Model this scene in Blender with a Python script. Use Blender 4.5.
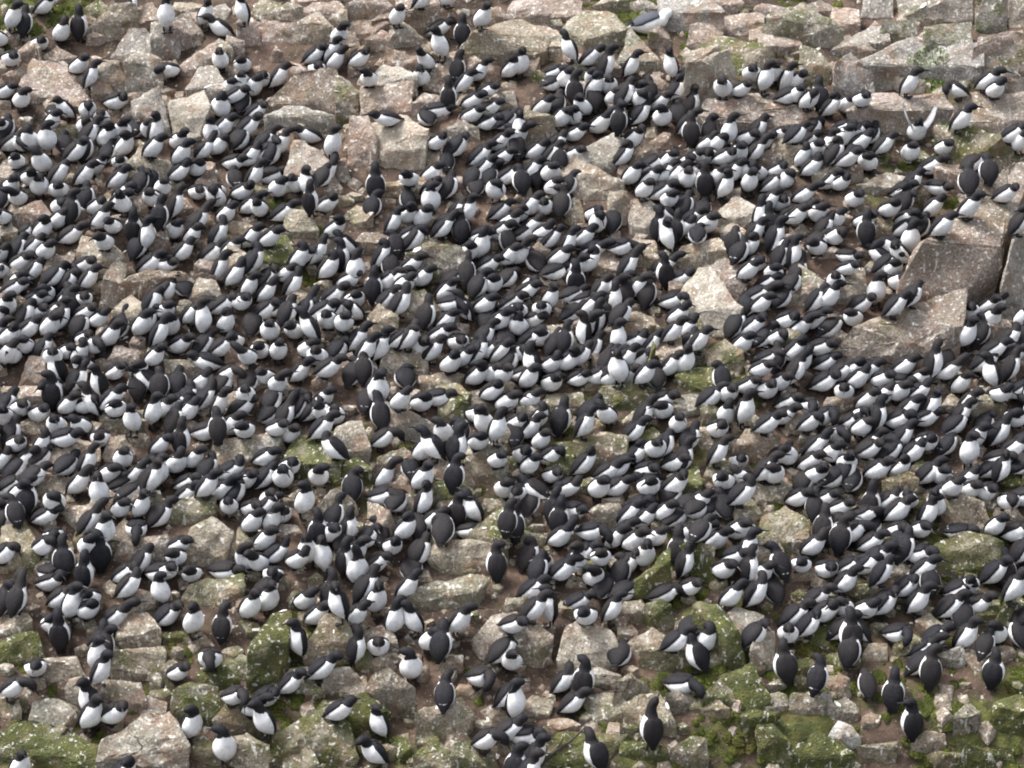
import bpy, bmesh, math, random
from mathutils import Vector, Matrix, noise
from mathutils.bvhtree import BVHTree

for o in list(bpy.data.objects):
    bpy.data.objects.remove(o)
SC = bpy.context.scene
COL = SC.collection
R = math.radians
random.seed(11)

# ---------------------------------------------------------------- camera
PITCH, FOCAL, SENSOR = R(22.0), 85.7, 36.0
CAM = Vector((0, 0, 10.0))
cd = bpy.data.cameras.new('camera'); cd.lens = FOCAL; cd.sensor_width = SENSOR
cd.clip_start = 0.1; cd.clip_end = 500
cam = bpy.data.objects.new('camera', cd); COL.objects.link(cam)
cam.location = CAM; cam.rotation_euler = (R(90) - PITCH, 0, 0)
SC.camera = cam

# ---------------------------------------------------------------- sky, sun, exposure (overcast)
SUN_EL, SUN_AZ = R(62), R(285)
w = bpy.data.worlds.new('World'); SC.world = w; w.use_nodes = True
nt = w.node_tree; bg = nt.nodes['Background']
sky = nt.nodes.new('ShaderNodeTexSky'); sky.sky_type = 'NISHITA'; sky.sun_disc = False
sky.sun_elevation = SUN_EL; sky.sun_rotation = SUN_AZ
sky.dust_density = 4.0; sky.air_density = 1.0
hs = nt.nodes.new('ShaderNodeHueSaturation'); hs.inputs['Saturation'].default_value = 0.30   # grey cloud cover
nt.links.new(sky.outputs[0], hs.inputs['Color']); nt.links.new(hs.outputs[0], bg.inputs[0])
bg.inputs[1].default_value = 0.100
sd = bpy.data.lights.new('sun', 'SUN'); sd.energy = 1.5; sd.angle = R(18); sd.color = (1.0, 0.975, 0.945)
sun = bpy.data.objects.new('sun', sd); COL.objects.link(sun)
sdir = Vector((math.sin(SUN_AZ) * math.cos(SUN_EL), math.cos(SUN_AZ) * math.cos(SUN_EL), math.sin(SUN_EL)))
sun.rotation_euler = sdir.to_track_quat('Z', 'Y').to_euler(); sun.location = (0, 0, 30)
SC.view_settings.view_transform = 'Standard'; SC.view_settings.look = 'None'
SC.view_settings.gamma = 1.0; SC.view_settings.use_curve_mapping = False
SC.view_settings.exposure = 1.62
SC.cycles.filter_width = 2.0

# ---------------------------------------------------------------- pixel <-> place
FWD = Vector((0, math.cos(PITCH), -math.sin(PITCH))); UP = Vector((0, math.sin(PITCH), math.cos(PITCH)))
PXF = FOCAL / SENSOR * 1024
def ray(px, py):
    return (FWD * PXF + Vector((1, 0, 0)) * (px - 512) - UP * (py - 384)).normalized()
def project(p):
    d = p - CAM; f = d.dot(FWD)
    return 512 + d.x * PXF / f, 384 - d.dot(UP) * PXF / f
def pscale(p):
    return PXF / (p - CAM).dot(FWD)

# ---------------------------------------------------------------- lie of the land
SLOPE = math.tan(R(26.6)); Y0, Z0 = 15.5, 10.0 - 9.3
def n2(x, y, s, seed):
    return noise.noise(Vector((x * s + seed, y * s - seed * 0.7, seed * 1.3)))
def land(x, y):
    z = Z0 + (y - Y0) * SLOPE
    z += 0.16 * n2(x, y, 0.45, 3.1) + 0.07 * n2(x, y, 1.3, 8.7)
    z += 0.050 * n2(x, y, 3.1, 1.9) + 0.020 * n2(x, y, 8.0, 5.5)
    k = min(1.0, max(0.0, (x - 0.95) / 0.7))           # the green bank drops away at the lower right
    if y < 15.87: z -= k * 0.9 * (15.87 - y)
    return z
def ground_at(px, py, h=0.0):
    """point on the slope, h above it, on the line of sight of a pixel"""
    d = ray(px, py); t = 20.0
    for _ in range(26):
        p = CAM + d * t
        e = p.z - (land(p.x, p.y) + h)
        t += e / (-d.z + d.y * SLOPE) * 0.9
    return CAM + d * t

# ---------------------------------------------------------------- materials
def mat(name):
    m = bpy.data.materials.new(name); m.use_nodes = True
    b = m.node_tree.nodes['Principled BSDF']
    return m, m.node_tree, b
def N(t, kind, **kw):
    n = t.nodes.new(kind)
    for k, v in kw.items():
        if k in n.inputs: n.inputs[k].default_value = v
        else: setattr(n, k, v)
    return n
def L(t, a, b): t.links.new(a, b)
def mathn(t, op, a, b=None, c=None, clamp=False):
    n = t.nodes.new('ShaderNodeMath'); n.operation = op; n.use_clamp = clamp
    for i, v in enumerate((a, b, c)):
        if v is None: continue
        if isinstance(v, (int, float)): n.inputs[i].default_value = v
        else: t.links.new(v, n.inputs[i])
    return n.outputs[0]
def ss(t, v, lo, hi):
    n = t.nodes.new('ShaderNodeMapRange'); n.interpolation_type = 'SMOOTHSTEP'
    t.links.new(v, n.inputs[0]); n.inputs[1].default_value = lo; n.inputs[2].default_value = hi
    return n.outputs[0]
def mix(t, f, a, b, blend='MIX'):
    n = t.nodes.new('ShaderNodeMix'); n.data_type = 'RGBA'; n.blend_type = blend
    if isinstance(f, (int, float)): n.inputs[0].default_value = f
    else: t.links.new(f, n.inputs[0])
    for i, v in ((6, a), (7, b)):
        if isinstance(v, tuple): n.inputs[i].default_value = (*v, 1)
        else: t.links.new(v, n.inputs[i])
    return n.outputs[2]
def tex_noise(t, pos, scale, detail=4, rough=0.55):
    n = N(t, 'ShaderNodeTexNoise'); n.inputs['Scale'].default_value = scale
    n.inputs['Detail'].default_value = detail; n.inputs['Roughness'].default_value = rough
    t.links.new(pos, n.inputs['Vector']); return n.outputs['Fac']

MOSS_A, MOSS_B = (0.048, 0.057, 0.016), (0.165, 0.175, 0.046)
def moss_colour(t, pos):
    c = mix(t, ss(t, tex_noise(t, pos, 9, 5), 0.35, 0.68), MOSS_A, MOSS_B)
    return mix(t, ss(t, tex_noise(t, pos, 3.3, 2), 0.52, 0.68), c, (0.14, 0.115, 0.04))

def rock_material():
    m, t, b = mat('lichened_rock')
    geo = N(t, 'ShaderNodeNewGeometry'); pos = geo.outputs['Position']
    oi = N(t, 'ShaderNodeObjectInfo')
    sx = N(t, 'ShaderNodeSeparateXYZ'); L(t, geo.outputs['Normal'], sx.inputs[0]); nz = sx.outputs[2]
    ta = N(t, 'ShaderNodeAttribute', attribute_name='tint_shift')      # stones joined in one mesh differ too
    tint = mix(t, 1.0, oi.outputs['Color'], ta.outputs['Color'], 'ADD')
    ma = N(t, 'ShaderNodeAttribute', attribute_name='moss')
    amount = mathn(t, 'ADD', oi.outputs['Alpha'], ma.outputs['Fac'])
    grain = tex_noise(t, pos, 55, 6, 0.7)
    c = mix(t, ss(t, grain, 0.25, 0.75), mix(t, 1.0, tint, (0.50, 0.47, 0.44), 'MULTIPLY'), mix(t, 0.40, tint, (0.70, 0.67, 0.60)))
    # rusty and dark weathering
    c = mix(t, mathn(t, 'MULTIPLY', ss(t, tex_noise(t, pos, 4.5, 5), 0.48, 0.66), 0.6), c, (0.23, 0.135, 0.085))
    c = mix(t, mathn(t, 'MULTIPLY', ss(t, tex_noise(t, pos, 7.5, 6, 0.65), 0.52, 0.70), 0.42), c, (0.10, 0.085, 0.065))
    # olive algae film everywhere a little
    c = mix(t, mathn(t, 'MULTIPLY', ss(t, tex_noise(t, pos, 2.4, 4), 0.45, 0.68), 0.28), c, (0.17, 0.15, 0.07))
    # cracks
    vo = N(t, 'ShaderNodeTexVoronoi', feature='DISTANCE_TO_EDGE'); vo.inputs['Scale'].default_value = 3.6
    wv = N(t, 'ShaderNodeTexNoise'); wv.inputs['Scale'].default_value = 3.0; L(t, pos, wv.inputs['Vector'])
    va = N(t, 'ShaderNodeVectorMath', operation='MULTIPLY_ADD'); L(t, wv.outputs['Color'], va.inputs[0])
    va.inputs[1].default_value = (0.45, 0.45, 0.45); L(t, pos, va.inputs[2]); L(t, va.outputs[0], vo.inputs['Vector'])
    crack = ss(t, vo.outputs['Distance'], 0.0, 0.010)
    crackm = mathn(t, 'MAXIMUM', crack, ss(t, tex_noise(t, pos, 1.9, 2), 0.36, 0.42))
    # droppings: pale wash on top faces, bright drips and spots
    wash = mathn(t, 'MULTIPLY', ss(t, tex_noise(t, pos, 11, 7, 0.72), 0.50, 0.70), ss(t, nz, 0.1, 0.75))
    c = mix(t, mathn(t, 'MULTIPLY', wash, 0.55), c, (0.64, 0.61, 0.55))
    spot = ss(t, tex_noise(t, pos, 26, 3, 0.5), 0.605, 0.68)
    mp = N(t, 'ShaderNodeMapping'); mp.inputs['Scale'].default_value = (34, 34, 6); L(t, pos, mp.inputs[0])
    drip = mathn(t, 'MULTIPLY', ss(t, tex_noise(t, mp.outputs[0], 1, 3), 0.60, 0.68), ss(t, tex_noise(t, pos, 4, 2), 0.48, 0.58))
    splash = mathn(t, 'MULTIPLY', mathn(t, 'MAXIMUM', spot, drip), 0.75)
    # moss: alpha of the object colour says how much
    mv = mathn(t, 'ADD', tex_noise(t, pos, 5.0, 6, 0.62), mathn(t, 'MULTIPLY', amount, 0.50))
    mv = mathn(t, 'ADD', mv, mathn(t, 'MULTIPLY', nz, 0.05))
    mossm = mathn(t, 'MULTIPLY', ss(t, mv, 0.68, 0.98), 0.9)
    c = mix(t, mossm, c, mix(t, ss(t, grain, 0.3, 0.7), (0.070, 0.085, 0.018), moss_colour(t, pos)))
    c = mix(t, mathn(t, 'MAXIMUM', crackm, 0.55), (0.06, 0.05, 0.04), c)
    c = mix(t, splash, c, (0.74, 0.72, 0.66))
    L(t, c, b.inputs['Base Color']); b.inputs['Roughness'].default_value = 0.9
    b.inputs['Specular IOR Level'].default_value = 0.25
    h = mathn(t, 'ADD', mathn(t, 'MULTIPLY', tex_noise(t, pos, 18, 8, 0.65), 1.0), mathn(t, 'MULTIPLY', crackm, 0.6))
    h = mathn(t, 'ADD', h, mathn(t, 'MULTIPLY', mathn(t, 'MULTIPLY', mossm, tex_noise(t, pos, 70, 3)), 0.8))
    bp = N(t, 'ShaderNodeBump'); bp.inputs['Strength'].default_value = 1.0; bp.inputs['Distance'].default_value = 0.035
    L(t, h, bp.inputs['Height']); L(t, bp.outputs[0], b.inputs['Normal'])
    return m
def soil_material():
    m, t, b = mat('guano_soil')
    geo = N(t, 'ShaderNodeNewGeometry'); pos = geo.outputs['Position']
    at = N(t, 'ShaderNodeAttribute', attribute_name='moss')
    c = mix(t, ss(t, tex_noise(t, pos, 3.2, 6), 0.35, 0.66), (0.032, 0.022, 0.016), (0.125, 0.082, 0.060))
    c = mix(t, ss(t, tex_noise(t, pos, 30, 5, 0.7), 0.52, 0.72), c, (0.20, 0.15, 0.115))
    c = mix(t, ss(t, tex_noise(t, pos, 13, 5, 0.6), 0.56, 0.7), c, (0.065, 0.048, 0.035))
    mv = mathn(t, 'ADD', tex_noise(t, pos, 4.0, 6, 0.62), mathn(t, 'MULTIPLY', at.outputs['Fac'], 0.5))
    mossm = ss(t, mv, 0.62, 0.82)
    c = mix(t, mossm, c, mix(t, 0.35, moss_colour(t, pos), (0.03, 0.035, 0.010)))
    spot = ss(t, tex_noise(t, pos, 21, 3, 0.5), 0.70, 0.74)
    spot2 = ss(t, tex_noise(t, pos, 60, 2, 0.5), 0.72, 0.76)
    c = mix(t, mathn(t, 'MULTIPLY', mathn(t, 'MAXIMUM', spot, spot2), 0.75), c, (0.72, 0.70, 0.63))
    L(t, c, b.inputs['Base Color']); b.inputs['Roughness'].default_value = 0.85
    b.inputs['Specular IOR Level'].default_value = 0.3
    h = mathn(t, 'ADD', tex_noise(t, pos, 14, 8, 0.7), mathn(t, 'MULTIPLY', mathn(t, 'MULTIPLY', mossm, tex_noise(t, pos, 60, 3)), 0.7))
    bp = N(t, 'ShaderNodeBump'); bp.inputs['Strength'].default_value = 0.8; bp.inputs['Distance'].default_value = 0.03
    L(t, h, bp.inputs['Height']); L(t, bp.outputs[0], b.inputs['Normal'])
    return m
def plumage_material(name, dark_a, dark_b, pale):
    m, t, b = mat(name)
    geo = N(t, 'ShaderNodeNewGeometry'); pos = geo.outputs['Position']
    at = N(t, 'ShaderNodeAttribute', attribute_name='pale')
    f = mathn(t, 'ADD', at.outputs['Fac'], mathn(t, 'MULTIPLY', mathn(t, 'SUBTRACT', tex_noise(t, pos, 75, 4), 0.5), 0.020))
    whitem = ss(t, f, -0.0025, 0.0025)
    d = mix(t, ss(t, tex_noise(t, pos, 2.6, 1), 0.35, 0.65), dark_a, dark_b)
    d = mix(t, mathn(t, 'MULTIPLY', ss(t, tex_noise(t, pos, 60, 5, 0.7), 0.4, 0.75), 0.55), d, (0.036, 0.036, 0.042))
    p = mix(t, mathn(t, 'MULTIPLY', ss(t, tex_noise(t, pos, 28, 4, 0.65), 0.46, 0.70), 0.5), pale, (0.46, 0.45, 0.43))
    # some breasts are soiled with mud
    p = mix(t, mathn(t, 'MULTIPLY', ss(t, tex_noise(t, pos, 2.9, 3), 0.55, 0.72), 0.35), p, (0.42, 0.36, 0.29))
    c = mix(t, whitem, d, p)
    L(t, c, b.inputs['Base Color']); b.inputs['Roughness'].default_value = 0.7
    b.inputs['Specular IOR Level'].default_value = 0.18
    bp = N(t, 'ShaderNodeBump'); bp.inputs['Strength'].default_value = 0.4; bp.inputs['Distance'].default_value = 0.006
    L(t, tex_noise(t, pos, 90, 4, 0.6), bp.inputs['Height']); L(t, bp.outputs[0], b.inputs['Normal'])
    return m
def plain(name, col, rough=0.5):
    m, t, b = mat(name); geo = N(t, 'ShaderNodeNewGeometry')
    c = mix(t, tex_noise(t, geo.outputs['Position'], 80, 3), tuple(v * 0.7 for v in col), tuple(min(1, v * 1.3) for v in col))
    L(t, c, b.inputs['Base Color']); b.inputs['Roughness'].default_value = rough
    return m
M_ROCK, M_SOIL = rock_material(), soil_material()
M_BIRD = plumage_material('guillemot_plumage', (0.0115, 0.0115, 0.0150), (0.0195, 0.0165, 0.0170), (0.83, 0.83, 0.84))
M_GULL = plumage_material('gull_plumage', (0.075, 0.08, 0.10), (0.09, 0.095, 0.12), (0.86, 0.86, 0.85))
M_HORN = plain('dark_horn', (0.02, 0.018, 0.017), 0.4)
M_YELLOW = plain('yellow_bill', (0.62, 0.42, 0.06), 0.45)
M_LINING = plain('grey_wing_lining', (0.36, 0.36, 0.38), 0.7)
M_WOOD = plain('dark_driftwood', (0.045, 0.035, 0.025), 0.8)
M_GRASS = plain('bright_grass', (0.11, 0.19, 0.035), 0.7)
M_FEATHER = plain('white_feather', (0.75, 0.73, 0.68), 0.7)
def moss_material():
    m, t, b = mat('moss_cushion'); geo = N(t, 'ShaderNodeNewGeometry'); pos = geo.outputs['Position']
    L(t, mix(t, ss(t, tex_noise(t, pos, 60, 4), 0.35, 0.7), (0.035, 0.045, 0.010), moss_colour(t, pos)), b.inputs['Base Color'])
    b.inputs['Roughness'].default_value = 0.95; b.inputs['Specular IOR Level'].default_value = 0.1
    bp = N(t, 'ShaderNodeBump'); bp.inputs['Strength'].default_value = 1.0; bp.inputs['Distance'].default_value = 0.02
    L(t, tex_noise(t, pos, 75, 5, 0.7), bp.inputs['Height']); L(t, bp.outputs[0], b.inputs['Normal'])
    return m
M_MOSS = moss_material()
# ================================================================ the slope
def mesh_obj(name, verts, faces, material, parent=None, smooth=True):
    me = bpy.data.meshes.new(name); me.from_pydata(verts, [], faces); me.update()
    if smooth: me.shade_smooth()
    me.materials.append(material)
    o = bpy.data.objects.new(name, me); COL.objects.link(o); o.parent = parent
    return o
# patches of moss on the bare soil: pixel centre, radius in metres, strength
MOSS = [(800, 750, .85, .75), (740, 735, .6, .6), (960, 755, .8, .55), (1010, 730, .6, .75), (720, 640, .5, .6), (640, 760, .5, .5), (580, 750, .4, .5),
        (690, 450, .5, .45), (565, 455, .4, .6), (350, 470, .5, .5), (320, 740, .7, .45), (220, 700, .6, .5), (20, 745, .6, .5), (275, 245, .5, .6),
        (440, 260, .4, .4), (700, 375, .5, .6), (620, 400, .5, .4), (980, 155, .7, .7), (890, 185, .5, .4), (14, 5, .4, .8), (60, 4, .3, .8),
        (500, 45, .5, .4), (640, 2, .5, .8), (930, 80, .35, .8), (740, 55, .5, .6), (800, 35, .5, .5), (960, 550, .6, .6), (900, 490, .5, .4),
        (760, 530, .5, .5), (690, 560, .5, .55), (470, 490, .5, .5), (870, 630, .5, .4), (400, 740, .6, .4), (290, 650, .4, .5)]
MOSSP = [(ground_at(a, b_), r, s) for a, b_, r, s in MOSS]
def build_ground():
    X0, X1, YA, YB, st = -9.0, 9.0, 10.0, 32.0, 0.06
    nx, ny = int((X1 - X0) / st), int((YB - YA) / st)
    vs = []; ms = []
    for j in range(ny + 1):
        y = YA + j * st
        for i in range(nx + 1):
            x = X0 + i * st
            z = land(x, y)
            vs.append((x, y, z))
            m = 0.0
            for p, r, s in MOSSP:
                dx = x - p.x
                if abs(dx) < 2 * r:
                    dy = y - p.y
                    if abs(dy) < 2 * r:
                        m = max(m, .85 * s * math.exp(-(dx * dx + dy * dy) / (r * r) * 1.2))
            ms.append(m)
    w_ = nx + 1
    fs = [(j * w_ + i, j * w_ + i + 1, (j + 1) * w_ + i + 1, (j + 1) * w_ + i) for j in range(ny) for i in range(nx)]
    o = mesh_obj('ground', vs, fs, M_SOIL)
    a = o.data.attributes.new('moss', 'FLOAT', 'POINT'); a.data.foreach_set('value', ms)
    o['kind'] = 'structure'
    return o, vs, fs
GROUND, gv, gf = build_ground()

# ================================================================ rocks
TINT = {'p': (0.43, 0.300, 0.250), 'g': (0.36, 0.315, 0.285), 't': (0.365, 0.290, 0.205), 'o': (0.22, 0.195, 0.110),
        'w': (0.52, 0.455, 0.375), 'b': (0.26, 0.165, 0.120), 'k': (0.74, 0.72, 0.66)}
bv, bf = list(map(Vector, gv)), list(gf)       # everything a bird can stand on
ROCKS = []                                     # (centroid px, polygon px, phrase, object)
def rock_mesh(pts, name, size):
    bm = bmesh.new()
    for p in pts: bm.verts.new(p)
    r = bmesh.ops.convex_hull(bm, input=bm.verts)
    junk = [e for e in set(r['geom_interior'] + r['geom_unused']) if isinstance(e, bmesh.types.BMVert) and e.is_valid]
    bmesh.ops.delete(bm, geom=junk, context='VERTS')
    bmesh.ops.dissolve_limit(bm, angle_limit=R(7), verts=bm.verts, edges=bm.edges)
    bmesh.ops.bevel(bm, geom=list(bm.edges), offset=min(0.016, size * 0.025), segments=1, affect='EDGES', profile=0.6)
    bmesh.ops.triangulate(bm, faces=bm.faces)
    cell = max(0.035, size / 11)
    for _ in range(3):
        es = [e for e in bm.edges if e.calc_length() > cell * 1.5]
        if not es: break
        bmesh.ops.subdivide_edges(bm, edges=es, cuts=1, use_grid_fill=False)
        bmesh.ops.triangulate(bm, faces=[f for f in bm.faces if len(f.verts) > 3])
    bmesh.ops.remove_doubles(bm, verts=bm.verts, dist=0.0015)
    bm.normal_update()
    sd_ = random.uniform(0, 50); amp = size * 0.026
    for v in bm.verts:
        q = v.co
        k = noise.noise(q * (4.0 / max(size, .25)) + Vector((sd_, 0, 0))) * 1.5 + noise.noise(q * (10 / max(size, .2)) + Vector((0, sd_, 0))) * 0.9 + noise.noise(q * 24 + Vector((sd_, 0, 3))) * .35
        k += -0.9 * max(0, noise.noise(q * 7 + Vector((0, 0, sd_))) - 0.25)
        k += 1.3 * (math.floor(noise.noise(q * (3.2 / max(size, .25)) + Vector((sd_, 7, sd_))) * 4) / 4)      # broken steps
        v.co = q + v.normal * k * amp
    bm.normal_update()
    me = bpy.data.meshes.new(name); bm.to_mesh(me)
    for e in bm.edges: pass
    bm.free()
    me.shade_smooth(); me.set_sharp_from_angle(angle=R(24))
    return me
def tint_of(t_, y):
    """pink dry granite high up, algae-stained olive tan in the wet lower part"""
    k = min(.5, max(0, (y - 330) / 330)); lo = (.235, .195, .120); tc = TINT[t_]
    if t_ == 'k': return tc
    tc = tuple(v * .80 for v in tc)
    return tuple(u + (v - u) * k for u, v in zip(tc, lo))
def ppoly(poly, px, py):
    c = False; j = len(poly) - 1
    for i in range(len(poly)):
        (xi, yi), (xj, yj) = poly[i], poly[j]
        if (yi > py) != (yj > py) and px < (xj - xi) * (py - yi) / (yj - yi) + xi: c = not c
        j = i
    return c
def rock(poly, tint='t', moss=0.2, hk=0.42, phrase=None, look=None, name='rock', sink=None):
    """a block whose outline seen from the beach is poly; hk = share of it that is front face"""
    ymin, ymax = min(p[1] for p in poly), max(p[1] for p in poly)
    cx = sum(p[0] for p in poly) / len(poly)
    g0 = ground_at(cx, ymax); s = pscale(g0)
    hk = min(.85, hk * 1.15)
    H = hk * (ymax - ymin) / s / math.cos(PITCH)
    top = []; low = []; k0 = (.8 if 'wall' in (look or '') else .35) if phrase else 1.0; gx, gy = random.uniform(-.6, .6) * k0, random.uniform(-.6, .5) * k0
    wpx = max(p[0] for p in poly) - min(p[0] for p in poly)
    for x, y in poly:
        t = (ymax - y) / (ymax - ymin)
        k = min(1.0, t / max(hk, 0.05)); hgt = H * k * (1 + gy * (t - 0.5) + gx * (x - cx) / wpx * 2)
        top.append(ground_at(x, y, hgt))
    cen = sum(top, Vector()) / len(top)
    for p in top:
        q = Vector((p.x, p.y, 0)); c2 = Vector((cen.x, cen.y, 0))
        q = c2 + (q - c2) * (0.86 if p.y > cen.y else 0.94)
        low.append(Vector((q.x, q.y, land(q.x, q.y) - 0.06 - 0.15 * H)))
    for _ in range(random.choice((2, 3, 4))):           # humps and chipped shoulders, so no face is a plain plane
        i, j = random.sample(range(len(top)), 2); k = random.uniform(.25, .75)
        q = top[i].lerp(top[j], k); q = q.lerp(cen, random.uniform(.1, .6))
        top.append(q + Vector((random.uniform(-.02, .02), random.uniform(-.05, 0), H * random.uniform(.02, .14) * (.4 if phrase else 1))))
    size = (max(p[0] for p in poly) - min(p[0] for p in poly)) / s
    size = (size * max(H, (ymax - ymin) / s)) ** 0.5
    base = Vector((cen.x, cen.y, land(cen.x, cen.y)))
    me = rock_mesh([p - base for p in top + low], name, size)
    if sink is not None:                               # small scree: joined into one mesh
        n0 = len(sink[0]); tc = tint_of(tint, ymax); j = random.uniform(.8, 1.2)
        sink[0].extend(tuple(v.co + base) for v in me.vertices); sink[1].extend(tuple(n0 + i for i in p.vertices) for p in me.polygons)
        sink[2].extend([tc[0] * j, tc[1] * j, tc[2] * j, 1.0] * len(me.vertices)); sink[3].extend([moss] * len(me.vertices))
        n0 = len(bv); bv.extend(v.co + base for v in me.vertices); bf.extend(tuple(n0 + i for i in p.vertices) for p in me.polygons)
        ROCKS.append(((cx, (ymin + ymax) / 2), poly, None, None)); bpy.data.meshes.remove(me); return None
    me.materials.append(M_ROCK)
    o = bpy.data.objects.new(name, me); COL.objects.link(o); o.location = base
    tc = tint_of(tint, ymax); j = random.uniform(0.86, 1.14); j2 = random.uniform(-.02, .02)
    o.color = (tc[0] * j + j2, tc[1] * j, tc[2] * j - j2, moss)
    n0 = len(bv)
    bv.extend(v.co + base for v in me.vertices); bf.extend(tuple(n0 + i for i in p.vertices) for p in me.polygons)
    if phrase:
        o['label'] = look; o['category'] = 'boulder'; o['group'] = 'boulders among the seabird colony'
    else:
        o.parent = GROUND
    ROCKS.append(((cx, (ymin + ymax) / 2), poly, phrase, o))
    return o
def P(s): return [tuple(float(v) for v in q.split(',')) for q in s.split()]

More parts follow.
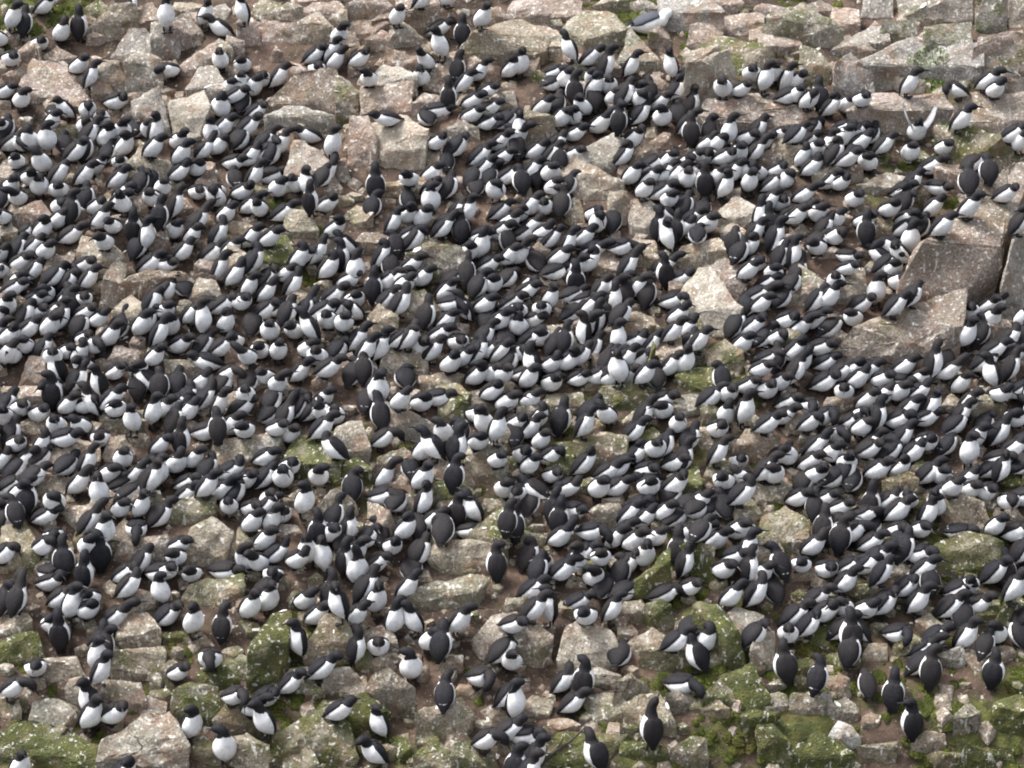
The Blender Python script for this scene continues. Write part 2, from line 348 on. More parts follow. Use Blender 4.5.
# boulders one can point to: outline | tint | moss | front share | short phrase for neighbours | label
BOULDERS = [
 ("93,760 100,740 155,708 172,708 190,745 192,768 120,785", 'w', .05, .38, "the big pale boulder at lower left", "big pale wedge-topped granite boulder at the lower left edge of the colony"),
 ("245,680 246,650 270,612 292,608 290,640 280,680 262,690", 't', .95, .45, "the bright green mossy boulder", "tall boulder wholly covered in bright green moss, lower left of centre"),
 ("168,715 172,690 190,680 220,685 222,720 195,728", 't', .8, .5, "the round mossy boulder at lower left", "rounded moss-covered boulder just above the big pale boulder at lower left"),
 ("113,640 120,612 148,612 162,628 155,645 120,647", 't', .2, .45, "the tan block at lower left", "blocky tan boulder stacked on another tan slab at lower left"),
 ("108,668 113,648 165,646 168,655 160,678 115,676", 't', .4, .6, None, None),
 ("28,720 32,700 60,697 78,712 75,728 40,730", 'o', .25, .4, "the undercut olive boulder at lower left", "olive-grey boulder with a dark hollow under it, near the lower left corner"),
 ("178,600 190,582 245,572 245,590 220,605 185,608", 'o', .55, .5, "the long green-faced slab at left", "long slab with a green mossy front, left of the bright green mossy boulder"),
 ("0,570 0,525 25,522 40,545 38,565 15,572", 't', .55, .4, "the mossy block at the left edge", "mossy tan block at the left edge of the photograph, below the middle"),
 ("178,560 190,525 212,515 235,530 225,560 200,568", 't', .3, .45, "the tall tan boulder at left", "tall pinkish tan boulder with moss patches, left of centre in the lower half"),
 ("160,520 190,490 218,495 215,512 180,525", 't', .5, .4, None, None),
 ("112,558 120,540 168,532 175,555 120,560", 'p', .2, .6, "the low pinkish block at left", "low pinkish block with flat front, left of the tall tan boulder"),
 ("40,462 50,442 80,438 102,445 100,462 70,470 42,468", 'p', .05, .4, "the rounded pink boulder at left", "rounded pale pink boulder at left in the middle of the photograph"),
 ("102,455 108,436 125,438 137,452 128,462 105,462", 'p', .02, .5, None, None),
 ("195,468 215,440 245,432 282,437 275,455 220,465", 't', .15, .35, "the long pale slab left of centre", "long pale slab sloping down to the left, left of centre"),
 ("393,600 400,590 470,572 490,578 480,590 460,605 410,608", 'o', .3, .5, "the long olive ledge at lower centre", "long olive-grey ledge below the centre with birds packed on both sides"),
 ("462,560 468,530 500,505 512,510 508,545 490,565", 't', .6, .5, "the streaked mossy block at centre", "upright mossy block with white streaks of droppings near the centre"),
 ("425,555 430,535 490,540 510,560 445,575", 't', .35, .5, None, None),
 ("555,660 565,625 580,617 612,628 620,650 600,680 570,665", 'w', .08, .35, "the pale pinkish boulder at lower centre", "broad pale pinkish boulder at lower centre with a bowed bird on top"),
 ("505,650 510,628 535,618 555,635 550,655 525,665", 'p', .3, .45, "the brown-pink boulder at lower centre", "brown-pink boulder with a mossy right side at lower centre"),
 ("590,672 596,665 622,675 622,688 605,688", 'w', .02, .45, None, None),
 ("620,705 635,695 658,690 678,720 670,735 640,725", 't', .35, .5, "the tan boulder behind the bill-raising bird", "tan boulder with green right end directly behind the bird pointing its bill upward"),
 ("690,605 698,598 720,605 740,630 748,670 738,675 725,640", 't', .9, .35, "the green mossy ridge at lower right", "narrow ridge of rock covered in green moss, lower right of centre"),
 ("727,612 735,605 765,615 760,635 740,640", 'w', .1, .35, None, None),
 ("750,650 755,632 775,630 775,670 760,665", 'w', .15, .5, "the pale stone by the mossy ridge", "pale upright stone just right of the green mossy ridge"),
 ("788,710 790,692 830,690 834,705 815,715", 't', .5, .55, "the mossy-fronted stone at lower right", "low tan stone with mossy front at the edge of the lower right bank"),
 ("828,735 838,720 852,725 862,738 850,745", 'k', .05, .4, "the white-splashed stone at lower right", "small stone splashed white with droppings on the green lower right bank"),
 ("953,715 968,700 983,712 975,730 960,730", 't', .55, .5, "the lone greenish stone at lower right", "lone pale greenish stone on brown mud near the lower right corner"),
 ("832,690 838,672 850,678 852,695 840,698", 'b', .05, .5, None, None),
 ("862,655 868,642 888,643 888,660 870,662", 't', .15, .5, "the squarish tan stone at right", "squarish tan stone between two groups of birds at lower right"),
 ("915,620 930,612 948,628 940,638 925,632", 'o', .35, .4, "the olive slab at right", "small tilted olive slab among the birds at lower right"),
 ("925,560 935,540 965,528 1005,540 1010,565 970,580 930,572", 't', .75, .45, "the mossy mound at the right edge", "broad moss-covered mound of rock near the right edge"),
 ("935,500 950,490 985,500 990,520 950,525", 'b', .2, .4, "the brown stone above the mossy mound", "brown stone just above the mossy mound near the right edge"),
 ("750,545 760,515 785,505 812,520 810,540 780,555", 't', .5, .4, "the green-shaded boulder right of centre", "boulder with greenish face and pale top, right of centre in the lower half"),
 ("750,570 752,540 780,535 787,560 770,575", 'w', .4, .5, None, None),
 ("968,405 972,388 990,385 1008,405 995,420 975,418", 't', .35, .45, "the tan block at the right edge", "tan block near the right edge at mid height"),
 ("630,600 635,580 670,545 672,560 662,592 640,602", 'o', .95, .7, "the tilted green slab", "thin green slab of rock tilted up on edge, right of centre"),
 ("590,405 600,385 640,380 650,395 640,412 600,412", 't', .65, .5, "the mossy block right of centre", "broad mossy block just right of the photograph's centre"),
 ("572,440 600,430 630,435 628,455 600,470 580,470", 't', .5, .5, "the green-sided boulder at centre", "tan-topped boulder with a green mossy side just below the mossy block"),
 ("725,405 740,402 775,430 770,440 735,430", 't', .4, .4, "the sloping slab right of centre", "narrow sloping slab with mossy edge, right of centre"),
 ("378,410 383,398 420,415 437,425 430,440 385,432", 'w', .1, .55, "the pale wedge at centre", "pale tan wedge of rock left of the centre, a bending bird before it"),
 ("325,465 335,425 362,418 372,450 335,460", 't', .25, .4, "the pale slab left of centre wedge", "pale slab leaning left, just left of the pale wedge"),
 ("420,475 435,455 470,462 475,485 440,490", 'w', .3, .5, "the pale boulder below the wedge", "pale boulder with mossy base, below and right of the pale wedge"),
 ("679,292 697,267 712,266 729,287 743,307 738,333 712,339 684,311", 'w', .15, .25, "the big pale slab", "big pale flat-topped slab, the largest loose block right of centre"),
 ("705,350 725,338 745,350 740,375 712,370", 't', .55, .5, "the mossy stone below the big pale slab", "mossy stone directly below the big pale slab"),
 ("640,380 653,340 656,345 655,378", 'o', .95, .8, None, None),
 ("600,330 620,308 655,315 658,325 620,345", 'b', .08, .35, "the brown slab left of the big pale slab", "flat reddish brown slab left of the big pale slab"),
 ("672,262 680,245 720,236 730,248 710,268 680,270", 't', .3, .5, "the dark-fronted block above the slab", "wide block with dark front just above the big pale slab"),
 ("628,225 630,200 645,195 663,210 660,228 640,237", 'w', .1, .4, "the blunt pale boulder", "blunt pale boulder in the upper half, right of centre"),
 ("622,255 632,238 655,240 660,260 645,266", 't', .15, .45, None, None),
 ("607,222 608,190 628,190 626,225", 't', .15, .8, "the narrow upright stone", "narrow upright brown stone left of the blunt pale boulder"),
 ("832,352 852,324 938,302 968,286 966,326 932,354 880,372 848,368", 'b', .25, .4, "the broad brown sloping boulder", "broad brown-green boulder sloping down to the left at right"),
 ("896,285 922,242 982,188 1012,158 1034,163 1018,215 1002,248 955,304 918,318", 'b', .05, .34, "the long brown ridge at right", "long reddish brown ridge of rock at the right edge, upper half"),
 ("1000,290 1012,240 1030,205 1045,230 1040,320 1018,318", 'g', .2, .5, "the grey boulder cut by the right edge", "tall grey boulder cut off by the right edge of the photograph"),
 ("795,300 798,262 822,278 830,290 815,305", 't', .45, .45, "the mossy wedge at right", "pointed mossy wedge of rock right of the big pale slab"),
 ("398,290 425,288 440,310 430,322 400,318", 't', .35, .45, "the tan-green stone above centre", "tan-green stone surrounded by birds above the centre"),
 ("378,367 385,345 425,350 430,367 400,374", 't', .25, .45, "the wide grey-tan block at centre", "wide grey-tan block a little above and left of the centre"),
 ("278,234 290,208 312,210 320,230 290,240", 'o', .2, .45, "the olive boulder in upper left", "smooth olive-grey boulder in the upper left, behind a mossy mound"),
 ("75,252 82,235 110,238 125,255 108,278 90,270", 't', .1, .4, "the tan boulder at upper left", "tan boulder flecked with white at upper left"),
 ("103,277 112,262 128,262 125,285 115,310 98,312", 't', .05, .5, None, None),
 ("106,360 115,345 140,348 140,362 125,370", 'p', .02, .5, "the small pink block at left", "small pink flat-topped block at left, above the middle"),
 ("18,386 28,355 45,355 48,386", 'p', .05, .5, "the pinkish stone at left edge", "pinkish upright stone near the left edge at mid height"),
 ("110,57 128,28 145,27 170,50 150,62 122,60", 'g', .1, .4, "the tall grey-pink rock", "top block of the tall grey-pink rock stack at upper left"),
 ("122,60 140,48 163,58 165,88 140,94 125,84", 'g', .08, .5, "the grey-pink block", "middle block of the tall grey-pink rock stack at upper left"),
 ("130,100 160,84 171,128 160,137 135,112", 'g', .06, .4, "the lower grey block", "lowest block of the tall grey-pink rock stack at upper left"),
 ("167,102 205,88 212,105 200,135 172,138", 'w', .12, .4, "the whitened block", "block whitened by droppings right of the tall grey-pink rock stack"),
 ("260,18 297,22 298,44 262,43", 'p', .02, .35, "the square pink block", "square pinkish block standing alone near the top, left of centre"),
 ("265,102 300,68 340,66 338,112 300,117 268,114", 'b', .05, .55, "the dark slab", "broad brown slab with a dark sheer front, a bird group on its top"),
 ("262,117 290,103 335,114 322,130 265,132", 'g', .1, .45, "the grey slab", "grey cracked slab just below the broad brown slab"),
 ("360,85 415,80 412,112 375,120 360,112", 'p', .06, .4, "the brown-grey block", "brown-grey block right of the broad brown slab"),
 ("346,168 349,116 368,114 378,140 374,166", 'p', .03, .5, "the pink pillar", "pinkish pillar on the left of the split pale boulder, upper left of centre"),
 ("366,128 400,112 430,128 427,150 396,168 379,152", 'w', .02, .42, "the split pale boulder", "large pale pink split boulder in the upper half, left of centre"),
 ("282,178 292,138 305,140 342,166 330,182 285,184", 'g', .12, .4, "the sloping grey boulder", "sloping grey-brown boulder at upper left of centre"),
 ("560,27 580,10 610,10 628,28 620,50 600,50 585,40", 'o', .25, .4, "the olive-topped rock", "large grey-olive rock on the left of the resting gull"),
 ("616,62 630,25 662,60 655,72 630,70", 'o', .3, .4, "the pointed olive rock", "pointed olive rock just below the resting gull"),
 ("686,44 690,24 715,20 728,42 706,48", 'p', .08, .45, "the pink rock", "pinkish rock at the top right of the resting gull"),
 ("695,117 705,98 770,91 815,106 818,128 790,134 720,130", 'b', .08, .4, "the broad red-brown slab", "broad red-brown slab in the upper right, birds packed below it"),
 ("562,167 575,150 620,130 632,138 612,160 570,177", 'w', .08, .35, "the long pale rib", "long pale rib of rock slanting up to the right, upper half"),
 ("797,80 800,44 818,48 836,70 832,86", 'o', .4, .6, "the upright olive rock", "upright olive rock with flat face at upper right"),
 ("832,86 834,62 850,52 872,65 877,97 850,100", 'g', .12, .5, "the grey crag", "rugged grey rock right of the upright olive rock"),
 ("828,50 870,25 888,25 892,40 860,54", 'g', .12, .4, "the pale sloping rock", "pale sloping rock above the rugged grey rock at upper right"),
 ("845,110 870,93 945,93 957,108 942,127 870,137 850,128", 'p', .06, .5, "the pink shelf", "flat pinkish shelf of rock at upper right with birds below it"),
 ("950,125 955,92 1030,90 1040,120 990,132", 'p', .15, .4, "the red-streaked shelf", "flat red-streaked shelf at the right edge, upper right"),
 ("860,18 864,-8 893,-8 894,17", 'g', .35, .55, "the first wall block", "small grey block at the left end of the cracked rock wall"),
 ("896,18 897,-10 974,-10 974,19 935,23", 'g', .35, .62, "the wall block", "long grey block in the top row of the cracked rock wall"),
 ("876,42 882,20 918,20 919,42 900,46", 'o', .35, .7, "the olive wall block", "olive block in the lower row of the cracked rock wall"),
 ("922,48 923,25 972,22 973,50 945,54", 'o', .3, .6, "the grey wall block", "grey block in the middle of the lower row of the rock wall"),
 ("975,31 976,-8 1008,-8 1009,30", 'g', .62, .55, "the green wall block", "block stained dark green in the cracked rock wall at top right"),
 ("1010,27 1009,-8 1040,-8 1040,27", 'g', .35, .55, "the corner block", "pinkish block in the top right corner"),
 ("975,66 977,33 1012,31 1040,34 1040,74 1000,70", 'p', .45, .55, "the end block", "pinkish block below the green-stained block at top right"),
]
for b_ in BOULDERS:
    rock(P(b_[0]), b_[1], b_[2], b_[3], b_[4], b_[5], 'boulder' if b_[4] else 'rock')

# lesser rocks: centre x, y, width, height, tint, moss
LESSER = """
182,32,30,34,p,.05 165,40,26,34,g,.05 200,58,40,30,p,.05 207,82,32,26,g,.1 248,30,36,26,p,.05 102,76,42,38,t,.08 116,22,46,22,t,.4 52,80,52,28,p,.05
20,76,36,22,p,.05 148,14,36,24,b,.1 95,39,24,12,p,.05 8,175,24,28,p,.02 150,168,46,38,t,.15 65,132,40,16,t,.5 190,138,22,16,g,.05 98,10,24,14,t,.7
218,14,30,22,g,.1 232,48,26,20,p,.05 190,8,24,16,t,.1 60,58,26,16,b,.05 30,52,26,14,b,.1 75,30,20,14,b,.1 8,36,18,14,b,.2
267,8,22,16,t,.6 286,11,34,18,t,.35 318,12,62,24,p,.1 366,8,56,20,p,.05 313,29,30,22,t,.1 357,28,56,18,p,.05 395,17,52,14,b,.05 406,33,24,22,g,.05
348,97,22,32,t,.5 371,158,24,18,p,.0 373,170,17,12,g,.0 400,60,62,30,p,.05 396,77,32,20,w,.05 432,156,28,32,t,.15 462,132,44,26,t,.2 440,74,22,20,b,.05
500,46,52,32,t,.4 500,20,40,22,b,.1 402,186,72,22,t,.25 340,172,26,24,g,.1 312,178,22,14,g,.05 470,100,26,20,t,.1 425,105,24,18,p,.05 430,12,44,22,b,.1
465,62,30,22,b,.05 345,40,30,16,p,.05 330,52,26,14,t,.1 380,42,30,16,p,.05 505,100,26,20,t,.2 490,70,26,20,p,.05
525,12,34,28,p,.1 545,36,46,20,t,.15 640,8,40,20,g,.1 688,8,44,26,g,.1 740,22,52,22,p,.05 700,54,48,22,w,.05 735,54,52,26,t,.6 712,76,38,34,w,.05
762,36,30,24,p,.05 536,126,44,28,t,.2 586,180,42,32,w,.15 660,142,32,22,b,.05 640,152,22,22,t,.15 525,62,22,28,p,.05 556,50,26,18,t,.3 580,72,24,20,t,.5
690,72,30,22,p,.05 655,82,22,18,p,.05 760,60,34,22,t,.2 780,40,30,22,p,.05 560,8,40,22,p,.1 610,3,30,14,t,.5 725,5,30,20,p,.05 775,10,34,20,p,.1
802,28,62,40,t,.5 900,60,62,30,g,.15 950,62,66,34,g,.15 1010,84,44,24,w,.05 985,156,86,26,t,.65 962,178,62,18,p,.1 890,183,44,16,t,.35 845,18,34,26,p,.1
820,12,30,20,g,.1 925,42,30,18,p,.05 870,118,34,20,p,.1 1005,50,46,26,p,.2 838,172,36,18,t,.3 790,150,30,18,t,.2 905,82,36,20,w,.1 980,70,40,20,w,.1
30,214,34,22,p,.05 5,230,16,18,t,.2 130,312,34,38,w,.1 160,282,64,24,b,.05 205,293,26,20,t,.15 136,202,22,22,b,.0 242,266,34,44,t,.3 240,228,30,16,t,.2
60,262,40,20,b,.02 247,377,24,18,p,.0 188,366,50,24,t,.1 45,345,26,16,b,.05 10,300,24,16,b,.05 150,238,40,18,b,.05 175,205,30,18,b,.05 115,398,30,16,p,.05
275,252,56,30,o,.85 332,240,34,22,w,.25 362,216,28,28,t,.4 345,200,24,18,t,.3 375,240,36,20,b,.05 428,243,28,16,w,.15 434,264,62,34,t,.6 440,380,46,20,t,.2
345,338,30,22,t,.7 345,362,26,22,b,.05 382,322,30,30,t,.3 300,300,26,16,t,.1 500,205,20,18,b,.0 480,300,26,16,t,.2 320,325,20,16,b,.05 275,330,26,14,b,.05
604,263,32,26,b,.15 728,274,34,28,b,.02 735,212,36,32,w,.15 738,232,28,18,w,.2 665,348,26,30,b,.05 556,282,26,18,b,.05 545,228,22,14,t,.1 700,378,34,24,t,.85
560,338,26,30,t,.15 575,215,22,20,t,.3 690,330,20,18,o,.5 640,285,24,16,o,.4 540,250,22,16,b,.1 600,360,22,16,b,.1 700,355,22,16,o,.6 520,300,22,16,b,.1
852,286,30,28,t,.15 920,312,28,18,b,.05 840,216,36,20,p,.15 1005,330,34,20,b,.1 800,230,26,16,t,.2 870,250,34,18,b,.15 940,335,30,18,b,.05 1000,360,26,18,b,.1
880,225,26,16,t,.35 790,340,24,16,o,.4 980,330,30,22,b,.1 900,282,24,18,p,.1
20,397,42,22,p,.05 35,426,28,18,p,.05 125,418,42,22,t,.05 78,520,40,26,p,.1 58,548,42,30,t,.3 247,540,22,26,t,.15 118,532,24,22,p,.05 80,563,26,14,b,.1
50,484,30,22,b,.1 165,470,24,16,p,.05 228,482,24,16,b,.05 15,455,22,18,p,.05 148,500,24,18,b,.05 100,500,24,18,b,.05 190,425,24,14,p,.05
310,456,36,30,t,.7 268,450,32,34,g,.15 450,492,44,28,o,.75 487,458,44,34,w,.2 352,472,46,30,o,.85 375,518,34,24,p,.1 287,532,26,20,p,.1 450,402,34,30,t,.6
482,402,30,26,b,.1 460,508,34,24,t,.4 395,462,40,26,b,.3 400,505,34,20,p,.1 340,505,26,20,t,.2 300,500,26,18,b,.1 530,415,30,24,b,.1 500,440,28,24,w,.2
565,403,38,24,t,.45 562,458,34,54,o,.65 690,402,24,20,w,.1 703,436,44,24,b,.4 757,442,32,22,p,.15 606,512,34,30,w,.35 530,537,34,24,t,.15 690,482,24,34,t,.75
745,512,26,22,t,.4 692,556,34,30,o,.7 595,568,30,28,o,.65 765,488,30,22,t,.3 655,440,24,16,o,.5 545,500,26,20,w,.1 720,470,22,16,o,.4 640,500,24,18,o,.4 580,535,24,18,w,.3
837,402,34,18,p,.1 900,487,34,18,o,.5 778,486,26,20,w,.2 1008,476,30,18,o,.7 1014,520,26,24,b,.15 850,440,24,16,b,.15 880,540,24,18,b,.25 950,440,24,16,b,.2 835,490,24,16,o,.5
940,385,26,18,b,.15 800,420,24,16,p,.2 900,570,24,18,b,.3 985,470,24,16,b,.2
15,622,34,28,b,.15 22,648,46,32,o,.65 30,742,62,36,o,.55 75,756,58,34,o,.7 218,676,52,28,o,.6 136,602,46,26,p,.1 172,636,28,18,o,.55 120,694,44,28,p,.1
152,706,26,18,p,.1 240,668,22,24,t,.3 205,748,34,32,t,.45 240,715,30,30,t,.35 5,705,26,24,t,.2 20,690,34,18,p,.1 60,668,40,22,p,.1 85,690,34,20,p,.1
90,622,30,18,b,.15 160,695,26,18,t,.3 245,752,30,30,t,.3 200,640,30,18,b,.2 10,588,30,20,b,.15 170,668,26,16,b,.2
330,640,34,38,t,.2 316,738,62,42,t,.45 322,716,54,34,o,.6 361,716,36,28,o,.75 385,663,30,20,p,.05 342,678,36,26,p,.05 391,692,40,28,t,.25 366,661,18,24,o,.4
446,720,64,44,t,.2 432,756,56,36,o,.45 401,748,24,30,o,.8 363,746,36,32,o,.6 275,750,36,40,t,.5 498,636,42,40,p,.05 497,712,36,24,p,.1 450,662,30,20,p,.05
512,746,36,28,p,.1 470,690,36,22,p,.1 300,680,34,24,t,.3 380,640,26,20,b,.1 410,660,30,20,p,.05 475,755,40,26,o,.4 355,690,26,18,p,.1 420,640,26,16,b,.1 300,762,36,26,t,.4
630,692,28,22,t,.1 566,727,40,22,p,.1 536,706,36,28,t,.15 650,642,46,32,b,.2 712,640,34,22,o,.7 719,655,40,20,t,.5 665,656,50,18,o,.4 775,702,26,28,w,.35
628,631,20,16,t,.1 640,748,56,32,o,.7 580,748,60,34,o,.6 605,705,40,26,t,.3 545,755,34,24,o,.4 600,655,20,14,p,.05 680,700,30,20,b,.1 712,705,34,20,b,.2 690,752,46,26,b,.25
700,620,30,24,o,.75 635,610,30,20,b,.2 660,612,30,22,o,.5 625,720,30,24,o,.45 745,685,60,40,o,.95 720,690,40,28,b,.5
843,709,24,18,b,.1 825,636,30,24,o,.6 870,592,44,24,o,.45 805,596,30,20,o,.4 990,617,36,22,o,.6 780,656,26,22,o,.4 952,656,26,18,w,.1 820,752,60,36,o,.9
772,745,56,34,o,.8 1012,712,34,38,o,.8 990,755,50,30,o,.75 945,758,40,24,b,.45 985,655,40,26,b,.1 900,690,24,14,b,.2 760,720,34,22,o,.7 880,750,44,22,b,.3 870,720,24,14,b,.1
1015,615,24,20,o,.5 840,660,22,18,o,.4 905,640,26,18,o,.4 800,668,22,16,o,.5 930,740,30,16,b,.2 920,600,24,16,b,.3
"""
def auto_poly(cx, cy, w_, h):
    n = random.choice((4, 5, 5, 6, 7)); a0 = random.uniform(0, 6.28); out = []
    rot = random.uniform(-.8, .8); sq = random.uniform(.75, 1.0); h *= sq
    for i in range(n):
        a = a0 + (i + random.uniform(-.36, .36)) * 6.283 / n
        c, s = math.cos(a), math.sin(a)
        k = 1.08
        x, y = c * k * w_ * .5 * random.uniform(.74, 1.1), s * k * h * .5 * random.uniform(.74, 1.1)
        out.append((cx + x * math.cos(rot) - y * math.sin(rot) * w_ / max(w_, h) , cy + y + x * math.sin(rot) * .6))
    return out
SINK = ([], [], [], [])                                # the smallest stones share one mesh
LES = sorted((e.split(',') for e in LESSER.split()), key=lambda a: -float(a[2]) * float(a[3]))
for i_, a in enumerate(LES):
    big = (1.42 if float(a[1]) < 130 else 1.28) * random.choice((.8, .9, 1.0, 1.1, 1.3))
    rock(auto_poly(float(a[0]), float(a[1]), float(a[2]) * big, float(a[3]) * big), a[4], float(a[5]) + (.2 if float(a[1]) > 520 else (.08 if float(a[1]) > 380 else 0)), random.choice((.25, .35, .45, .55, .7)), sink=SINK if i_ > 284 else None)
# the same slope goes on outside the picture
random.seed(5)
for side in range(150):
    px, py = random.uniform(-330, 1350), random.uniform(-120, 1020)
    if -25 < px < 1050 and -18 < py < 790: continue
    w_ = random.uniform(30, 80) * (0.6 + py / 1500)
    rock(auto_poly(px, py, w_, w_ * random.uniform(.5, .8)), random.choice('pgtobt'), random.choice((.1, .3, .5, .7)), random.uniform(.35, .55), sink=SINK)

# smaller stones filling the gaps between the rocks
def build_scree():
    random.seed(31); sink = SINK; done = []
    for _ in range(3000):
        px, py = random.uniform(-30, 1054), random.uniform(-10, 790)
        if px > 690 and py > 685: continue
        if any(math.hypot(px - x, (py - y) * 1.3) < 23 for x, y in done): continue
        if any(ppoly(r[1], px, py) for r in ROCKS): continue
        w_ = random.uniform(11, 29); done.append((px, py))
        ms = [m for p, m in zip(MOSS, MOSS) if math.hypot(p[0] - px, p[1] - py) < 60]
        rock(auto_poly(px, py, w_, w_ * random.uniform(.55, .85)), random.choice('pptgbb' if py < 380 else 'pttobb'), (.55 if ms else random.choice((.02, .1, .25)) + (.15 if py > 450 else 0)), random.uniform(.35, .6), sink=sink)
    o = mesh_obj('scree', sink[0], sink[1], M_ROCK, GROUND); o.data.set_sharp_from_angle(angle=R(24)); o.color = (0, 0, 0, 0)
    a = o.data.attributes.new('tint_shift', 'FLOAT_COLOR', 'POINT'); a.data.foreach_set('color', sink[2])
    a = o.data.attributes.new('moss', 'FLOAT', 'POINT'); a.data.foreach_set('value', sink[3])
    o['kind'] = 'stuff'
build_scree()

# loose rubble between the rocks: too many and too small to count
def build_rubble():
    random.seed(9); V, F = [], []
    ph = [(-1, -1), (1, -1), (1.1, 1), (-.9, 1)]
    for _ in range(5200):
        x, y = random.uniform(-6.5, 6.5), random.uniform(13.5, 27)
        s = .014 + .05 * random.random() ** 2.5; n0 = len(V)
        c, sn = math.cos(x * 99), math.sin(x * 99); z = land(x, y) - s * .25
        for k, (zz, sh) in enumerate(((-.4, 1.0), (.35, 1.05), (.9, .6))):
            for a_, b_ in ph:
                a2 = a_ * sh * random.uniform(.7, 1.15); b2 = b_ * sh * random.uniform(.7, 1.15)
                V.append((x + s * (a2 * c - b2 * sn), y + s * (a2 * sn + b2 * c), z + s * (zz * random.uniform(.8, 1.1)) + SLOPE * s * (a2 * sn + b2 * c)))
        for k in range(2):
            for i in range(4): F.append((n0 + k * 4 + i, n0 + k * 4 + (i + 1) % 4, n0 + k * 4 + 4 + (i + 1) % 4, n0 + k * 4 + 4 + i))
        F.append((n0 + 8, n0 + 9, n0 + 10, n0 + 11))
    o = mesh_obj('rubble', V, F, M_ROCK, None, False); o.color = (.30, .225, .165, .22)
    o['kind'] = 'stuff'; o['label'] = 'loose brown rubble and small stones scattered between the rocks'; o['category'] = 'rubble'
build_rubble()

# cushions of moss on the damp soil of the lower bank and in the mossy hollows
def build_moss():
    random.seed(14); V, F = [], []
    for (px, py, r, s), (p, r2, s2) in zip(MOSS, MOSSP):
        for _ in range(int(170 * r * r * s / .3)):
            a = random.uniform(0, 6.28); q = r * 1.15 * math.sqrt(random.random())
            x, y = p.x + q * math.cos(a), p.y + q * math.sin(a)
            if n2(x, y, 3.0, 4.4) < -.05 - .25 * (s > .7): continue
            s_ = random.uniform(.016, .065); n0 = len(V); z = land(x, y); hh = random.uniform(.18, .42)
            for k in range(3):
                rr, zz = ((1.0, -.3), (.85, .35), (.45, .8))[k]
                for i in range(7):
                    an = i * .8976 + k * .4; w_ = rr * s_ * random.uniform(.8, 1.2)
                    V.append((x + w_ * math.cos(an), y + w_ * math.sin(an), z + s_ * zz * hh + SLOPE * w_ * math.sin(an)))
            V.append((x, y, z + s_ * hh * 1.0))
            for k in range(2):
                for i in range(7): F.append((n0 + k * 7 + i, n0 + k * 7 + (i + 1) % 7, n0 + k * 7 + 7 + (i + 1) % 7, n0 + k * 7 + 7 + i))
            for i in range(7): F.append((n0 + 14 + i, n0 + 14 + (i + 1) % 7, n0 + 21))
    o = mesh_obj('moss', V, F, M_MOSS); o['kind'] = 'stuff'; o['label'] = 'cushions of green moss on the damp soil between rocks'; o['category'] = 'moss'
build_moss()
# ================================================================ birds
def crom(p0, p1, p2, p3, t):
    return 0.5 * ((2 * p1) + (-p0 + p2) * t + (2 * p0 - 5 * p1 + 4 * p2 - p3) * t * t + (-p0 + 3 * p1 - 3 * p2 + p3) * t ** 3)
BODY = [(o_ * .90, w_ * 1.04, d_ * 1.04, v_ * 1.05) for o_, w_, d_, v_ in [(-.124, .014, .004, .005), (-.100, .023, .008, .010), (-.070, .040, .026, .032), (-.034, .060, .042, .053),
        (.012, .078, .053, .075), (.058, .082, .056, .080), (.103, .074, .055, .071), (.138, .057, .048, .053)]]
NECK = [(.033, .0440, .041, .042), (.032, .0385, .0375, .0375), (.028, .0355, .0360, .035), (.026, .0335, .0355, .0335), (.021, .0250, .0260, .025), (.016, .0135, .0140, .014), (.003, .0080, .0085, .0085)]
